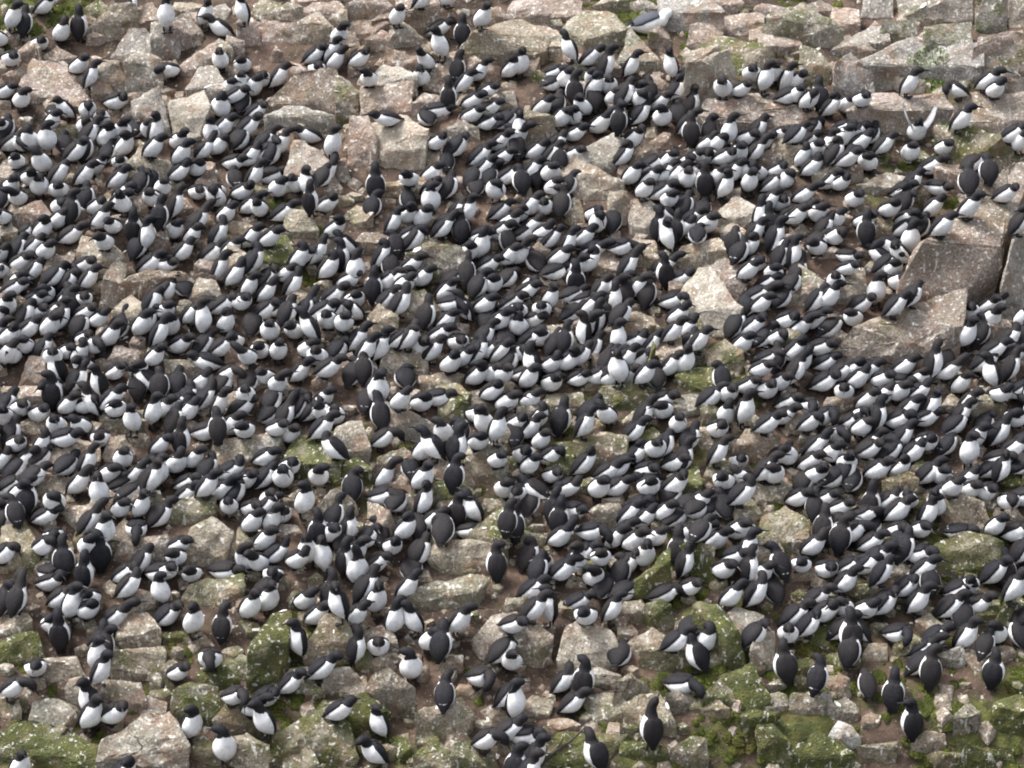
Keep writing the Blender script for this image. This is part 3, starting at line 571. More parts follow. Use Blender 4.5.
# pose: body pitch, neck pitch, head pitch, neck stretch, least hip height, neck yaw, head yaw
POSES = {'u': (68, 86, 6, .95, .08, 0, 0), 's': (72, 86, 62, 1.05, .08, 0, 0), 'l': (44, 64, 0, .85, .074, 0, 0), 'f': (58, 80, 4, 1.0, .08, 0, 0),
         'h': (34, 54, -8, .62, .070, 0, 0), 'a': (36, 52, 14, 1.2, .074, 0, 0), 'd': (44, 34, -66, .6, .074, 0, 0), 'p': (20, -8, -62, .95, .098, 0, 0), 'c': (12, 55, 0, .6, .070, 0, 0), 't': (40, 78, -22, .8, .075, 50, 140)}
SEG = 14
def dirv(pitch, yaw):
    return Vector((math.cos(R(pitch)) * math.cos(R(yaw)), math.cos(R(pitch)) * math.sin(R(yaw)), math.sin(R(pitch))))
def bird_parts(pose, dyaw=0.0, dpitch=0.0, girth=1.0, bar=False):
    """verts, faces, paleness of every part of one guillemot, feet at the origin, facing +x"""
    th, pn, ph, ns, hz, yn, yh = POSES[pose]
    th += dpitch; pn += dpitch * .5
    yn += dyaw * .5; yh += dyaw
    a = dirv(th, 0); hip = Vector((-0.012 * math.sin(R(th)), 0, max(hz, .113 * math.sin(R(th)) + .006)))
    st = [(hip + a * o, w_ * girth, d * girth, v * girth) for o, w_, d, v in BODY]
    n, h = dirv(pn, yn), dirv(ph, yh)
    dirs = [(a * .45 + n * .55).normalized(), n, (n * .55 + h * .45).normalized(), h, h, h, h]
    p = st[-1][0]
    for (l, w_, d, v), dv in zip(NECK, dirs):
        p = p + dv * l * (ns if l > .025 else 1.0)
        st.append((p, w_, d, v))
    K = len(st); rings = []
    for i in range(K - 1):
        q = [st[max(0, min(K - 1, i + k))] for k in (-1, 0, 1, 2)]
        for t in ((0, .5) if 0 < i < K - 3 else (0,)):
            rings.append((i + t, crom(*(x[0] for x in q), t), *(crom(*(x[j] for x in q), t) for j in (1, 2, 3))))
    rings.append((K - 1, *st[-1]))
    frames = []; dors = Vector((-math.sin(R(th)), 0, math.cos(R(th))))
    for i, (s, c, *_r) in enumerate(rings):
        tg = (rings[min(i + 1, len(rings) - 1)][1] - rings[max(i - 1, 0)][1]).normalized()
        dors = (dors - tg * dors.dot(tg)).normalized()
        frames.append((s, c, tg, dors.copy(), dors.cross(tg).normalized() * -1, *_r))
    def surf(fr, al, off=0.0):
        s, c, tg, d, sd, rw, rd, rv = fr
        ca, sa = math.cos(al), math.sin(al)
        r2 = rd if ca > 0 else rv
        return c + sd * (rw + off) * sa + d * (r2 + off) * ca
    def edge(s):                                       # where the dark upperside ends
        tab = [(0, 150), (1, 120), (2, 100), (3, 80), (4, 63), (5, 57), (6, 53), (7, 48), (8, 50), (15, 50)]
        for (s0, e0), (s1, e1) in zip(tab, tab[1:]):
            if s <= s1: return R(e0 + (e1 - e0) * (s - s0) / (s1 - s0))
        return R(50)
    V, F, A = [], [], []
    for fr in frames:
        s = fr[0]
        for k in range(SEG):
            al = 2 * math.pi * k / SEG
            ab = min(al, 2 * math.pi - al)
            f1 = (ab - edge(s)) * max(fr[5], .02)
            f2 = (7.35 + 0.95 * max(0, (ab - R(60)) / R(120)) - s) * .036
            V.append(surf(fr, al)); A.append(min(f1, f2))
    nr = len(frames)
    for i in range(nr - 1):
        for k in range(SEG):
            F.append((i * SEG + k, (i + 1) * SEG + k, (i + 1) * SEG + (k + 1) % SEG, i * SEG + (k + 1) % SEG))
    F.append(tuple(range(SEG))); F.append(tuple((nr - 1) * SEG + k for k in reversed(range(SEG))))
    # eyes: small dark beads on the sides of the head
    hf = min(frames, key=lambda f: abs(f[0] - 11.3))
    for sg in (1, -1):
        c = surf(hf, sg * R(75)); b0 = len(V); r = .0042
        for v in ((1, 0, 0), (-1, 0, 0), (0, 1, 0), (0, -1, 0), (0, 0, 1), (0, 0, -1)):
            V.append(c + Vector(v) * r); A.append(-1)
        F += [(b0 + i, b0 + j, b0 + k) for i, j, k in ((0, 2, 4), (2, 1, 4), (1, 3, 4), (3, 0, 4), (2, 0, 5), (1, 2, 5), (3, 1, 5), (0, 3, 5))]
    parts = {'body': (V, F, A)}
    # bill: tapering, a little downcurved, from inside the face
    tip = frames[-1]; V, F = [], []
    for i, (o, r) in enumerate(((-.006, .0085), (.008, .0086), (.026, .0070), (.044, .0044), (.057, .0008))):
        c = tip[1] + tip[2] * o - tip[3] * (o * o * 2.2)
        for k in range(6):
            al = k * math.pi / 3; V.append(c + tip[4] * r * .62 * math.sin(al) + tip[3] * r * math.cos(al))
    for i in range(4):
        for k in range(6): F.append((i * 6 + k, (i + 1) * 6 + k, (i + 1) * 6 + (k + 1) % 6, i * 6 + (k + 1) % 6))
    F.append(tuple(range(6))); F.append(tuple(24 + k for k in reversed(range(6))))
    parts['bill'] = (V, F, [-1] * len(V))
    # folded wings: shells lying on back and flank, tips crossing over the tail
    wf = [f for f in frames if .4 < f[0] < 7.3]
    for sg, nm in ((1, 'wing_a'), (-1, 'wing_b')):
        V, F, A = [], [], []; m = 5
        for lay in (0, 1):
            for fr in wf:
                s = fr[0]; u = (7.3 - s) / 6.9
                lo = R(12 * max(0, 1 - u * 4)); hi = min(edge(s) + R(5), R(80 - 30 * max(0, u - .55)))
                if u < .12: hi = lo + (hi - lo) * (.45 + u * 4.6)
                if u > .8: hi = lo + (hi - lo) * max(.25, 1 - (u - .8) * 3.2)
                for k in range(m):
                    v = k / (m - 1); al = lo + (hi - lo) * v
                    bulge = .0022 + .0062 * math.sin(math.pi * min(1, v * .92)) * math.sin(math.pi * min(1, u + .12))
                    V.append(surf(fr, sg * al, bulge if lay == 0 else -.004))
                    A.append(.0022 - abs(s - 2.35 - .5 * v) * .032 if v < .65 and bar else -.02)
        nw = len(wf); T = nw * m
        for i in range(nw - 1):
            for k in range(m - 1):
                q = (i * m + k, (i + 1) * m + k, (i + 1) * m + k + 1, i * m + k + 1)
                F.append(q); F.append(tuple(T + x for x in reversed(q)))
        loop = [k for k in range(m)] + [i * m + m - 1 for i in range(1, nw)] + [(nw - 1) * m + k for k in range(m - 2, -1, -1)]      # the two wings meet along the spine
        for x, y in zip(loop, loop[1:]): F.append((x, y, T + y, T + x))
        parts[nm] = (V, F, A)
    # webbed feet on short shanks
    for sg, nm in ((1, 'foot_a'), (-1, 'foot_b')):
        V, F = [], []; y0 = .030 * sg
        toes = [(-.012, 0), (.042, -.026), (.052, 0.0), (.044, .026)]
        for z in (-.004, .006):
            for x, y in toes: V.append(Vector((x, y0 + y, z if x > 0 else z)))
        F += [(3, 2, 1, 0), (4, 5, 6, 7)] + [(i, (i + 1) % 4, 4 + (i + 1) % 4, 4 + i) for i in range(4)]
        b0 = len(V)
        for z, r, x in ((.002, .0075, -.004), (hip.z - .012, .011, hip.x)):
            for k in range(5): V.append(Vector((x + r * math.cos(k * 1.2566), y0 + r * math.sin(k * 1.2566), z)))
        F += [(b0 + k, b0 + (k + 1) % 5, b0 + 5 + (k + 1) % 5, b0 + 5 + k) for k in range(5)]
        F += [tuple(b0 + k for k in reversed(range(5))), tuple(b0 + 5 + k for k in range(5))]
        parts[nm] = (V, F, [-1] * len(V))
    return parts
def part_mesh(name, data, material):
    V, F, A = data
    me = bpy.data.meshes.new(name); me.from_pydata([tuple(v) for v in V], [], F); me.update(); me.shade_smooth()
    at = me.attributes.new('pale', 'FLOAT', 'POINT'); at.data.foreach_set('value', A)
    me.materials.append(material)
    if name in ('foot', 'bill'): me.set_sharp_from_angle(angle=R(40))
    return me
random.seed(21)
KIT = {}                                              # (pose, variant) -> part data and meshes
VARS = [(0, 0, 1.0), (32, 9, 1.04), (-32, -8, .97), (65, 4, 1.0), (-65, -5, 1.03), (15, 13, .96), (-20, -11, 1.05), (100, 6, 1.0), (-110, 0, 1.02)]
for ps in POSES:
    for i, (dy, dp, g) in enumerate(VARS):
        d = bird_parts(ps, dy, dp, g, i in (2, 3))
        KIT[ps, i] = (d, {k: part_mesh(k.split('_')[0], v, M_HORN if k[:4] in ('foot', 'bill') else M_BIRD) for k, v in d.items()})

# where they are: quarter-size tiles of the slope; x,y of the body in a tile, heading as on a number pad, pose letter
TILES = {
(0,0): """50,85,6l 5,130,2h 140,145,3h 40,212,3h 165,12,6h 245,112,3h 320,95,8u 308,240,6l 352,325,6l 495,22,9l 668,75,2u 818,50,3u 900,92,4l 975,40,4u 85,385,3l 695,262,1p
885,240,2h 968,235,2h 5,345,6h 12,480,2h 212,445,8c 275,430,1h 345,432,3h 130,555,2h 195,560,2u 288,590,6l 420,535,6l 488,525,2h 620,512,6u 600,585,6h 482,600,2h 340,490,3h 410,465,2h
450,400,6c 70,625,2h 35,560,6h 120,690,2h 160,740,2h 235,735,2h 325,695,6h 372,640,6l 540,640,6l 480,752,6h 715,610,6l 805,590,6h 650,745,3h 785,740,3h 850,512,2u 890,435,2h 975,505,6l
920,640,6c 965,400,8h 925,330,2h 968,330,2h 1010,340,3h 990,620,6h 870,745,2h 780,655,9h 425,600,8h 20,545,8c 260,570,8h 560,700,8h 945,705,8h 100,95,8l 925,395,9h 880,410,2h 820,590,2h 1010,440,6h
30,740,3h 280,640,6h 600,700,8h 700,690,6h""",
(0,1): """215,200,6l 290,180,6u 330,170,3h 230,270,2c 295,230,6l 395,240,6l 455,295,2h 20,310,3h 80,310,6h 10,425,3h 230,520,1h 305,560,3u 30,590,6l 90,570,6l 55,610,9l 40,700,9c 85,740,3h
160,725,2h 215,725,1u 260,690,8h 270,745,8h 480,740,8u 565,20,3h 655,40,6h 715,50,6h 765,45,3h 745,165,1u 825,130,8u 895,70,3u 690,235,1h 665,300,2h 805,260,8u 880,260,6l 915,345,3h
770,380,8u 705,430,6c 710,550,3h 690,470,8c 850,440,3h 910,470,6h 850,385,3l 1005,270,6h 545,465,4c 790,590,9h 880,600,6l 970,610,6h 615,690,2h 690,680,3h 690,735,6h 860,700,8h 900,660,9h 960,550,6l
985,470,9h 960,750,2h 760,745,9h 880,745,8c 1010,540,6h 930,700,8h 640,730,9c 990,690,6h 820,350,6h 20,560,9l""",
(0,2): """30,215,3u 15,265,3h 240,225,4u 150,270,3h 205,310,3h 300,245,6h 370,250,9u 470,260,6l 640,250,4u 690,270,6l 735,290,9l 640,300,6h 845,340,2h 955,280,2h 1005,300,3u 970,310,6h 900,335,6h
230,320,9h 250,350,8u 330,320,2h 385,330,2h 320,350,3h 480,360,3l 550,370,8h 580,360,6h 690,330,6h 710,370,9u 110,415,3h 30,460,2u 175,410,8h 245,450,2h 340,490,3h 400,410,3h 425,470,8u 500,450,9h
598,462,2l 665,440,8h 715,510,8u 465,540,6l 575,395,6h 620,640,3h 430,650,6h 470,700,3h 690,640,3h 720,610,9h 780,600,2h 760,560,6h 860,520,3u 920,540,3h 985,550,6h 900,610,2h 925,670,3h
990,670,2h 800,570,6h 830,640,6h 770,720,8u 600,690,9h 650,690,6h 580,750,6h 520,750,3h 80,590,6h 140,620,6h 60,680,6h 100,700,8h 150,700,2h 160,740,3h 40,740,8h 190,640,8h 230,590,3h 20,590,8h
870,690,6h 820,700,3h 960,600,6h 700,670,9h 330,400,8h 110,470,9h 460,590,9c 970,500,9h 440,380,9h""",
(0,3): """20,290,2h 65,310,6l 110,360,2h 60,370,6h 90,310,9h 150,400,3h 205,370,8u 235,420,6h 265,430,6l 310,415,2h 370,385,2h 555,335,6l 765,335,4p 840,300,6l 895,330,3h 585,500,2f 565,600,2h
755,530,6l 630,640,6l 960,510,6l 800,660,9h 800,720,8l 880,690,8h 40,540,9h 95,540,9h 130,590,3h 60,590,6h 160,500,9h 240,560,3u 300,520,3h 350,560,6h 400,540,9c 445,570,6h 400,635,2h 300,620,3h
250,610,9h 190,600,2h 160,660,6h 230,680,6l 65,720,3h 20,660,3h 120,660,8h 210,720,9h 275,710,3h 340,600,8h 560,730,6h 650,745,6c 1000,580,2h 950,570,3h 280,490,9h 330,480,9h 370,520,9h 420,510,9h
100,620,6h 30,720,6h 150,560,9h 270,650,9h 520,740,3h 20,560,9h 690,550,3h 930,760,6h""",
(1,0): """20,80,2h 90,145,6h 225,100,6h 265,150,6l 390,110,6l 460,90,2h 425,180,2h 110,220,6h 180,220,3h 60,230,9h 10,290,2h 120,310,6h 240,310,6h 320,300,6h 345,360,9h 75,350,3h 30,420,2h 10,450,2h
60,410,6h 140,460,3h 215,460,3h 260,410,6h 330,400,9h 180,390,9h 120,420,9h 230,500,9h 325,490,3h 180,530,3h 90,560,6h 110,590,2h 55,630,2h 20,670,9h 265,610,3h 320,590,3h 215,640,2h 240,680,4u
345,670,2h 430,560,6l 215,750,2h 395,740,4u 600,740,4h 710,750,8h 540,150,8u 590,130,6u 640,120,8u 545,210,8l 560,300,6l 640,190,9h 650,270,6c 695,140,2h 760,170,3h 700,50,9l 620,10,2h 720,240,6h
820,220,6l 910,210,3h 895,80,3h 860,300,6l 740,350,8h 720,390,8h 640,400,9l 660,460,3h 690,470,6h 760,480,3h 820,490,3u 560,540,6l 630,560,6l 610,640,6l 700,580,6l 800,590,9l 780,580,6l
900,520,3h 940,590,2h 1000,630,2h 960,430,3h 940,460,6h 870,460,6h 900,710,3p 850,670,4c 990,390,6l 1010,520,8h 290,30,8u 245,40,3h 330,20,8h 660,20,9l 870,20,2h 1000,180,3h 990,40,6h 470,20,3h
380,40,3h 80,0,2h 310,640,9h 990,730,8h 100,500,9h 40,350,9h 290,440,8h 200,350,9h 385,490,9h 310,530,9h 150,640,9h 1000,300,9l 760,430,9l 580,480,9l 840,400,8h 930,330,6l""",
(1,1): """20,50,2h 90,60,6l 220,40,8u 270,30,3h 300,130,3h 460,50,8l 540,100,6l 700,30,2u 660,100,3h 600,150,6h 730,130,6h 820,150,8l 880,160,3h 960,150,9h 790,70,9h 840,50,6u 1000,100,3h 940,10,2h
380,190,4l 40,165,3h 205,230,3h 235,260,6l 110,310,3h 120,290,9h 400,290,3u 355,330,3h 290,390,6l 220,430,2h 130,390,6l 30,400,6l 490,260,6h 540,290,8h 600,230,6l 510,330,6l 580,360,3h 650,340,3h
470,370,8u 560,330,3h 840,290,8l 750,380,6l 770,340,9c 940,350,3h 910,270,6h 840,230,3h 895,200,3u 1000,270,6h 390,410,2h 500,460,6l 560,480,9l 390,580,6l 560,560,6l 600,570,6l 650,600,2h
840,440,4u 960,500,6l 800,570,3h 720,550,6h 810,650,6h 770,660,3l 900,560,9l 920,500,8h 870,630,9h 870,720,3h 930,700,3h 960,640,6h 1000,590,8h 230,520,4u 290,510,2h 350,510,2h 60,530,2h 160,530,2h
20,610,2h 90,630,2h 50,710,2h 165,700,6l 200,610,3h 250,640,2h 270,720,6l 250,590,9u 430,700,8l 470,740,3u 600,745,8c 60,460,9c 120,480,9h 20,460,9h 190,470,9h 300,460,9h 250,460,9h 680,540,9h
740,510,9h 1000,430,9h 980,400,9h 490,550,6c 160,260,9h 620,180,9h 980,720,3h 900,440,6h 1000,670,9h 560,200,8h 920,610,9h 150,480,9c 380,720,8h 340,240,9u 30,290,9h 960,60,9h 1010,200,8h 990,330,9h 930,420,9h 880,380,9l""",
(1,2): """20,90,3h 70,130,3h 195,60,8l 60,50,6h 20,250,6h 100,280,8c 70,300,9c 215,200,6l 270,140,6h 240,280,3l 320,70,3h 420,200,6p 630,170,4u 640,80,4h 700,90,6h 680,60,9h 770,130,3h 740,170,8c
800,120,9c 760,60,8h 990,80,6u 930,210,3h 970,260,3h 900,230,9h 70,360,3h 120,460,2h 140,400,3u 20,460,2h 60,490,3h 30,530,2h 110,560,2h 220,400,9c 260,420,6c 300,440,6l 340,380,6h 310,470,9l
360,470,8l 380,360,9h 455,380,8l 490,370,6l 535,400,8l 610,310,8u 600,360,9l 650,370,6c 205,560,8u 285,560,4u 330,400,3h 210,650,3h 140,680,3h 90,670,4u 30,620,3h 250,720,6h 330,720,6h
390,640,3h 425,570,6u 370,680,9h 470,600,6c 490,650,6h 540,600,9h 450,710,6h 520,720,6h 380,740,9h 630,540,6l 690,560,6l 700,510,9u 690,600,6h 690,650,3u 620,690,6h 580,740,8h 650,480,9h
960,400,6h 930,330,6h 980,440,6h 940,520,6l 920,590,3h 990,560,9l 980,680,3h 1000,720,3h 840,740,8h 920,750,3h 930,450,9h 1000,340,9h 880,500,9h 880,200,9h 960,160,6h 150,740,3h 60,740,3h
150,340,9c 170,250,9h 140,180,9h 30,160,9c 40,400,9h 60,570,9h 160,600,9h 250,640,9h 310,620,9h 420,500,9h 1000,640,6h 1000,250,9h 110,150,3h 680,120,3h 300,210,9h 30,700,3h 440,640,9h 230,480,9c""",
(1,3): """40,20,2h 70,70,6h 100,120,3h 10,110,8u 200,180,2h 60,200,2h 230,220,6h 260,80,3h 180,180,9h 390,140,8u 340,20,2h 520,10,3h 530,90,3h 640,60,6h 790,50,6l 680,130,3h 600,130,9h 565,180,2u 460,210,4h
450,270,6l 490,290,3h 20,310,2h 100,260,6u 40,260,9h 300,280,9h 270,340,2h 230,410,6l 160,490,6l 80,380,9h 60,490,3h 40,410,9h 20,440,3h 430,380,2u 510,350,2h 340,480,2h 350,430,9h 490,450,6h
510,520,9l 230,550,9p 560,410,9h 190,600,3h 90,620,6l 120,680,6l 60,610,9h 30,660,8h 210,660,6h 130,640,9h 30,740,3h 200,740,6h 340,740,3h 270,700,9h 330,690,9h 380,700,9h 520,690,6h 600,720,3h
640,660,9u 710,620,8l 780,560,3u 810,330,2h 850,380,6l 900,330,9h 890,530,3h 840,560,9h 880,610,6h 840,680,6h 760,720,3h 740,610,9h 900,720,4u 960,720,9l 990,690,3h 940,580,9h 1000,600,8h
960,650,6h 20,160,9u 130,60,9h 60,160,9h 110,320,9h 180,430,9h 120,560,9h 170,560,9h 240,640,9h 440,740,9h 500,740,6c 700,700,9h 660,740,9h 470,90,9h 540,40,9h 300,240,6c 1010,520,3h 970,610,9h 20,560,9h""",
(2,0): """25,120,2h 80,70,3h 140,120,3h 235,150,2h 335,150,2h 395,190,2h 240,205,6c 215,20,8u 250,40,9h 380,50,4u 330,60,9h 460,90,2h 540,90,2u 610,90,3u 430,50,9h 550,190,6l 630,230,3h 725,210,8u
740,60,9h 870,80,6l 800,50,9h 740,110,6h 690,150,9h 800,180,6c 875,195,8l 980,150,2h 985,50,2h 640,20,8h 60,230,3h 40,270,6h 105,270,3h 165,240,6h 50,340,9c 20,390,6h 65,420,6l 110,440,8u
70,500,8l 160,510,6l 230,480,2h 200,570,2h 300,380,6l 430,340,3h 400,420,2u 530,350,6l 640,330,3u 600,380,6u 480,390,9c 500,430,9c 480,480,3h 560,470,3u 700,310,3h 770,290,3h 730,370,6h
720,420,6l 660,400,9c 540,550,2p 420,550,3u 340,570,9h 820,390,6l 860,400,9h 920,480,2h 970,350,6l 990,330,8l 900,330,9h 930,430,9h 1000,470,3h 1000,540,9h 265,680,8u 190,730,6c 355,650,2h
405,660,8u 340,740,8u 490,740,6h 620,740,3c 770,730,2h 880,730,6c 990,710,2h 670,730,9h 550,710,9h 30,460,9c 10,340,9h 120,370,9h 250,320,9c 700,250,9h 570,420,9h 640,450,9c 10,60,9h 690,60,9h 920,130,3h
40,200,9h 590,290,9h 1000,40,9h 820,330,9h""",
(2,1): """440,50,8l 490,30,2u 570,50,3h 650,50,3h 245,160,6l 320,110,2h 275,90,2h 260,50,3h 70,170,3h 130,180,3h 40,130,9c 110,110,9h 160,80,9h 50,60,9h 210,90,9h 490,205,6p 620,290,8h 725,220,4u
820,185,8p 800,230,9u 790,350,8u 870,60,3h 915,130,1u 960,180,3u 980,230,6h 960,290,3h 130,320,3h 110,370,2h 190,430,3u 20,360,9h 60,540,6l 30,480,9h 310,470,8l 380,410,8l 480,420,6p 340,480,3h
370,550,9u 250,570,8u 300,570,3h 215,640,2u 270,650,2u 390,650,6l 345,620,8l 540,600,2h 500,550,8h 550,500,8p 660,450,6u 640,490,9h 650,570,8p 745,590,8p 800,490,8u 880,470,4u 830,570,6c
990,400,2h 1000,290,3h 1000,550,8u 960,700,8u 70,730,2h 20,690,2h 60,660,9h 150,680,3h 620,740,8c 660,740,9h 410,720,3s 280,745,9h 20,280,9h 100,490,3h 990,60,3h 930,10,3h 880,220,9h
160,150,9h 330,240,4h 10,560,9h 30,620,9h 320,560,9h 430,600,9h 700,530,9h""",
(2,2): """60,60,3h 100,110,3h 60,160,6l 280,150,6l 470,170,6l 600,80,2h 660,150,2h 780,60,6l 810,150,3h 580,40,3h 920,70,3u 900,10,2h 1000,130,6l 850,10,3h 40,270,2h 110,230,3h 140,270,3h 60,330,3h
150,330,3h 20,400,2h 110,420,4h 70,470,8p 15,540,8u 185,520,8u 200,420,6c 400,390,6h 340,410,3h 360,330,9h 410,320,9h 520,320,3h 570,240,2h 630,290,6h 540,380,2h 635,380,6l 680,240,9u 810,280,6l
900,270,2h 850,370,2h 1000,340,6l 510,460,6c 600,510,3h 450,510,6h 570,590,3h 290,570,6p 430,580,6h 390,610,6h 680,570,3h 770,570,2h 720,490,9c 830,430,9c 900,430,6h 740,450,3h 850,480,8c
810,620,3h 890,560,3h 870,660,3h 930,640,6u 830,700,3h 670,630,8u 680,700,9u 520,650,2u 440,700,6l 350,680,2h 270,610,9h 250,700,6u 180,720,6l 110,690,3h 60,680,9h 210,740,3h 100,730,9h 430,740,8h
700,740,3h 940,720,9u 980,740,9h 620,440,9c 680,470,9c 780,490,9c 910,510,9h 640,540,9c 160,470,9u 40,440,2u 700,200,9h 600,200,9h 480,270,9h 870,410,9c 320,720,9h 740,640,9h""",
(2,3): """40,100,6l 60,50,9h 155,70,3p 180,90,9c 150,170,3h 200,130,3p 310,10,2h 200,10,2h 440,40,3h 510,30,3h 580,20,6h 640,60,6u 370,110,2h 420,110,9u 540,90,6h 600,110,6h 500,120,3h 750,110,6l 740,160,9p
920,30,2h 990,100,2h 360,190,3h 395,210,6l 520,190,6l 620,220,2h 700,200,9p 820,210,6h 980,20,6h 80,270,2h 150,290,3h 170,230,6l 70,240,9h 250,260,2h 110,210,9c 310,300,2h 190,350,2h 90,330,9c
20,350,2h 60,310,9c 420,320,6l 460,260,9p 530,310,6l 620,350,6l 690,350,2h 650,250,9c 960,240,6h 900,270,6h 920,330,6u 940,320,2h 870,330,6h 1000,200,3h 100,430,3h 215,430,3h 240,390,9c 330,390,8p
350,490,6p 410,460,9u 450,450,9h 500,490,3h 510,540,2h 600,550,2h 620,490,6u 730,410,3h 810,420,3h 690,410,6h 950,440,2h 1000,440,6c 160,610,6l 280,600,8u 390,600,6l 410,670,6l 400,560,9c
300,700,6l 60,730,8l 540,690,9l 580,650,6h 600,730,9h 880,710,6l 760,570,6c 920,570,3h 970,570,3h 1000,520,9h 860,400,9h 780,370,9h 330,540,9h 250,520,6h 1000,300,9h 1010,600,9h 300,740,9h 440,740,9h
130,380,9h 30,280,9c 480,230,9h 290,350,9h 380,260,9h 560,260,9h 850,150,9h""",
(3,0): """15,75,8l 65,95,8h 230,60,6l 245,215,8u 145,330,2h 215,160,3h 290,110,6u 370,50,2h 340,100,6h 500,30,6h 650,30,2u 390,220,6l 440,150,6h 390,300,3u 420,270,8l 650,130,6l 775,140,3u 890,170,8u
990,100,3u 700,340,6l 845,300,2p 40,430,6p 390,400,6u 370,480,4u 440,540,6l 360,540,3u 765,570,3u 85,730,3u 480,720,6l 925,490,6p 910,650,2u 1000,510,6h 180,10,6c 430,110,9u 60,40,9l""",
(3,1): """50,60,3u 195,75,3h 230,140,6l 345,95,4u 290,50,9u 425,40,9l 480,80,3u 590,30,6l 175,240,4u 125,370,6l 240,390,6l 50,560,1u 10,500,3h 310,520,6h 505,560,4u 490,700,4l 395,260,9u 490,245,2h
550,180,3u 640,160,1u 620,340,2u 690,250,3h 740,290,8l 800,190,6l 755,480,8l 880,370,6p 970,310,9p 990,490,6l 905,640,6p 985,610,6c 20,60,9h 390,150,6h 440,120,9h 520,210,9h 1010,165,6h""",
(3,2): """20,480,3u 70,110,6l 150,130,4u 190,150,6l 60,30,6h 190,10,6c 300,120,2h 390,140,6l 360,50,9c 430,50,9c 240,70,9h 425,290,8p 190,400,6l 280,380,8u 220,480,6l 345,650,7u 555,600,8s 660,400,3p
635,250,6l 750,290,7u 590,100,6p 700,30,3h 20,610,6c 80,690,6u 10,730,8u 60,750,6u 860,60,6l 960,60,6l 460,20,9h 0,290,2h""",
(3,3): """30,40,8l 85,130,6l 170,60,6l 290,40,6l 145,190,6l 75,340,8u 190,390,8l 320,310,8l 375,205,4h 490,200,6p 440,90,6l 580,80,6l 710,90,6l 820,80,6l 970,90,6l 590,320,9l 640,360,8u 400,430,8p 495,450,8u
780,215,6u 860,280,9l 890,360,8u 1010,210,8l 570,600,8u 330,230,8u 600,30,9h 400,10,9h 980,30,9h 740,30,9h 1020,110,6l""",
}
TREE = BVHTree.FromPolygons(bv, bf)
# open ground and tall boulder tops where no bird sits between the listed ones
def in_rock(px, py):
    return any(r[3] is not None and ppoly(r[1], px, py) for r in ROCKS)
def colony(px, py):
    """the packed part of the colony"""
    top = 120 if px < 250 else (180 if px < 420 else (60 + abs(px - 600) * .35 if px < 800 else 140))
    if px > 870: top = 200
    bot = 560 if px < 250 else (560 if px < 680 else 640)
    return top < py < bot
def stand(px, py):
    """where a bird whose feet show at this pixel stands"""
    d = ray(px, py)
    hit, nrm, idx, dist = TREE.ray_cast(CAM, d)
    if hit is None: return None
    best = hit; cost = 1e9
    for k in range(-9, 12):                           # the nearest level spot to stand on around there
        q = hit + Vector((0, .035 * k, .9))
        h2, n2_, i2, d2 = TREE.ray_cast(q, Vector((0, 0, -1)))
        if h2 is None: continue
        e = abs(project(h2)[1] - py) + abs(k) * .5 + max(0, .8 - abs(n2_.z)) * 60
        v_ = h2 + Vector((0, 0, .06)) - CAM; b_ = TREE.ray_cast(CAM, v_.normalized())
        if b_[0] is not None and b_[3] < v_.length - .05: e += 18       # hidden behind a rock
        if e < cost: best, cost = h2, e
    h3 = [TREE.ray_cast(best + Vector((dx, dy, .12)), Vector((0, 0, -1)))[0] for dx, dy in ((.03, 0), (-.03, 0), (0, .03), (0, -.03))]
    zs = sorted(h.z for h in h3 if h is not None and abs(h.z - best.z) < .09)
    if zs: best = Vector((best.x, best.y, zs[len(zs) // 2] * .5 + max(best.z, zs[-1]) * .5))
    return best
HEAD = {'6': -14, '9': 40, '8': 88, '7': 132, '4': 180, '1': 228, '2': 270, '3': 315}
random.seed(77)
BIRDS = []                                            # (place, heading, pose, px, py, code)
GRID = {}
def near(p, r):
    gx, gy = int(p.x / .3), int(p.y / .3)
    for i in range(-1, 2):
        for j in range(-1, 2):
            for q in GRID.get((gx + i, gy + j), ()):
                if (q.x - p.x) ** 2 + (q.y - p.y) ** 2 < r * r: return True
    return False
def add_bird(px, py, code, listed=True):
    hd, ps = code[0], code[1]
    g = ground_at(px, py); s = pscale(g)
    fy = py + s * {'u': .185, 's': .19, 'l': .14, 'h': .12, 'a': .13, 'd': .12, 'p': .13, 'c': .09, 't': .13, 'f': .14}[ps]
    p = stand(px, fy)
    if p is None: return
    if near(p, .085 if listed else .12): return
    if hd == '9' and ps == 'h' and listed: hd = random.choice('99663')
    if ps == 'h' and random.random() < .22: ps = random.choice('aadt')
    GRID.setdefault((int(p.x / .3), int(p.y / .3)), []).append(p)
    BIRDS.append([p, hd, ps, px, py])
ROWS = sorted(TILES)
for (r_, c_) in ROWS:
    for e in TILES[r_, c_].split():
        x, y, code = e.split(',')
        add_bird(c_ * 256 + float(x) / 4, r_ * 192 + float(y) / 4, code)
LISTED = len(BIRDS)
for _ in range(3600):                                 # the heads and backs wedged between them
    px, py = random.uniform(-60, 1084), random.uniform(40, 650)
    if not colony(px, py) or in_rock(px, py + 6) or in_rock(px, py + 18): continue
    code = random.choice('6666699933388221') + random.choice('hhhhhhlllcputad')
    add_bird(px, py, code, False)
print('birds', LISTED, len(BIRDS))

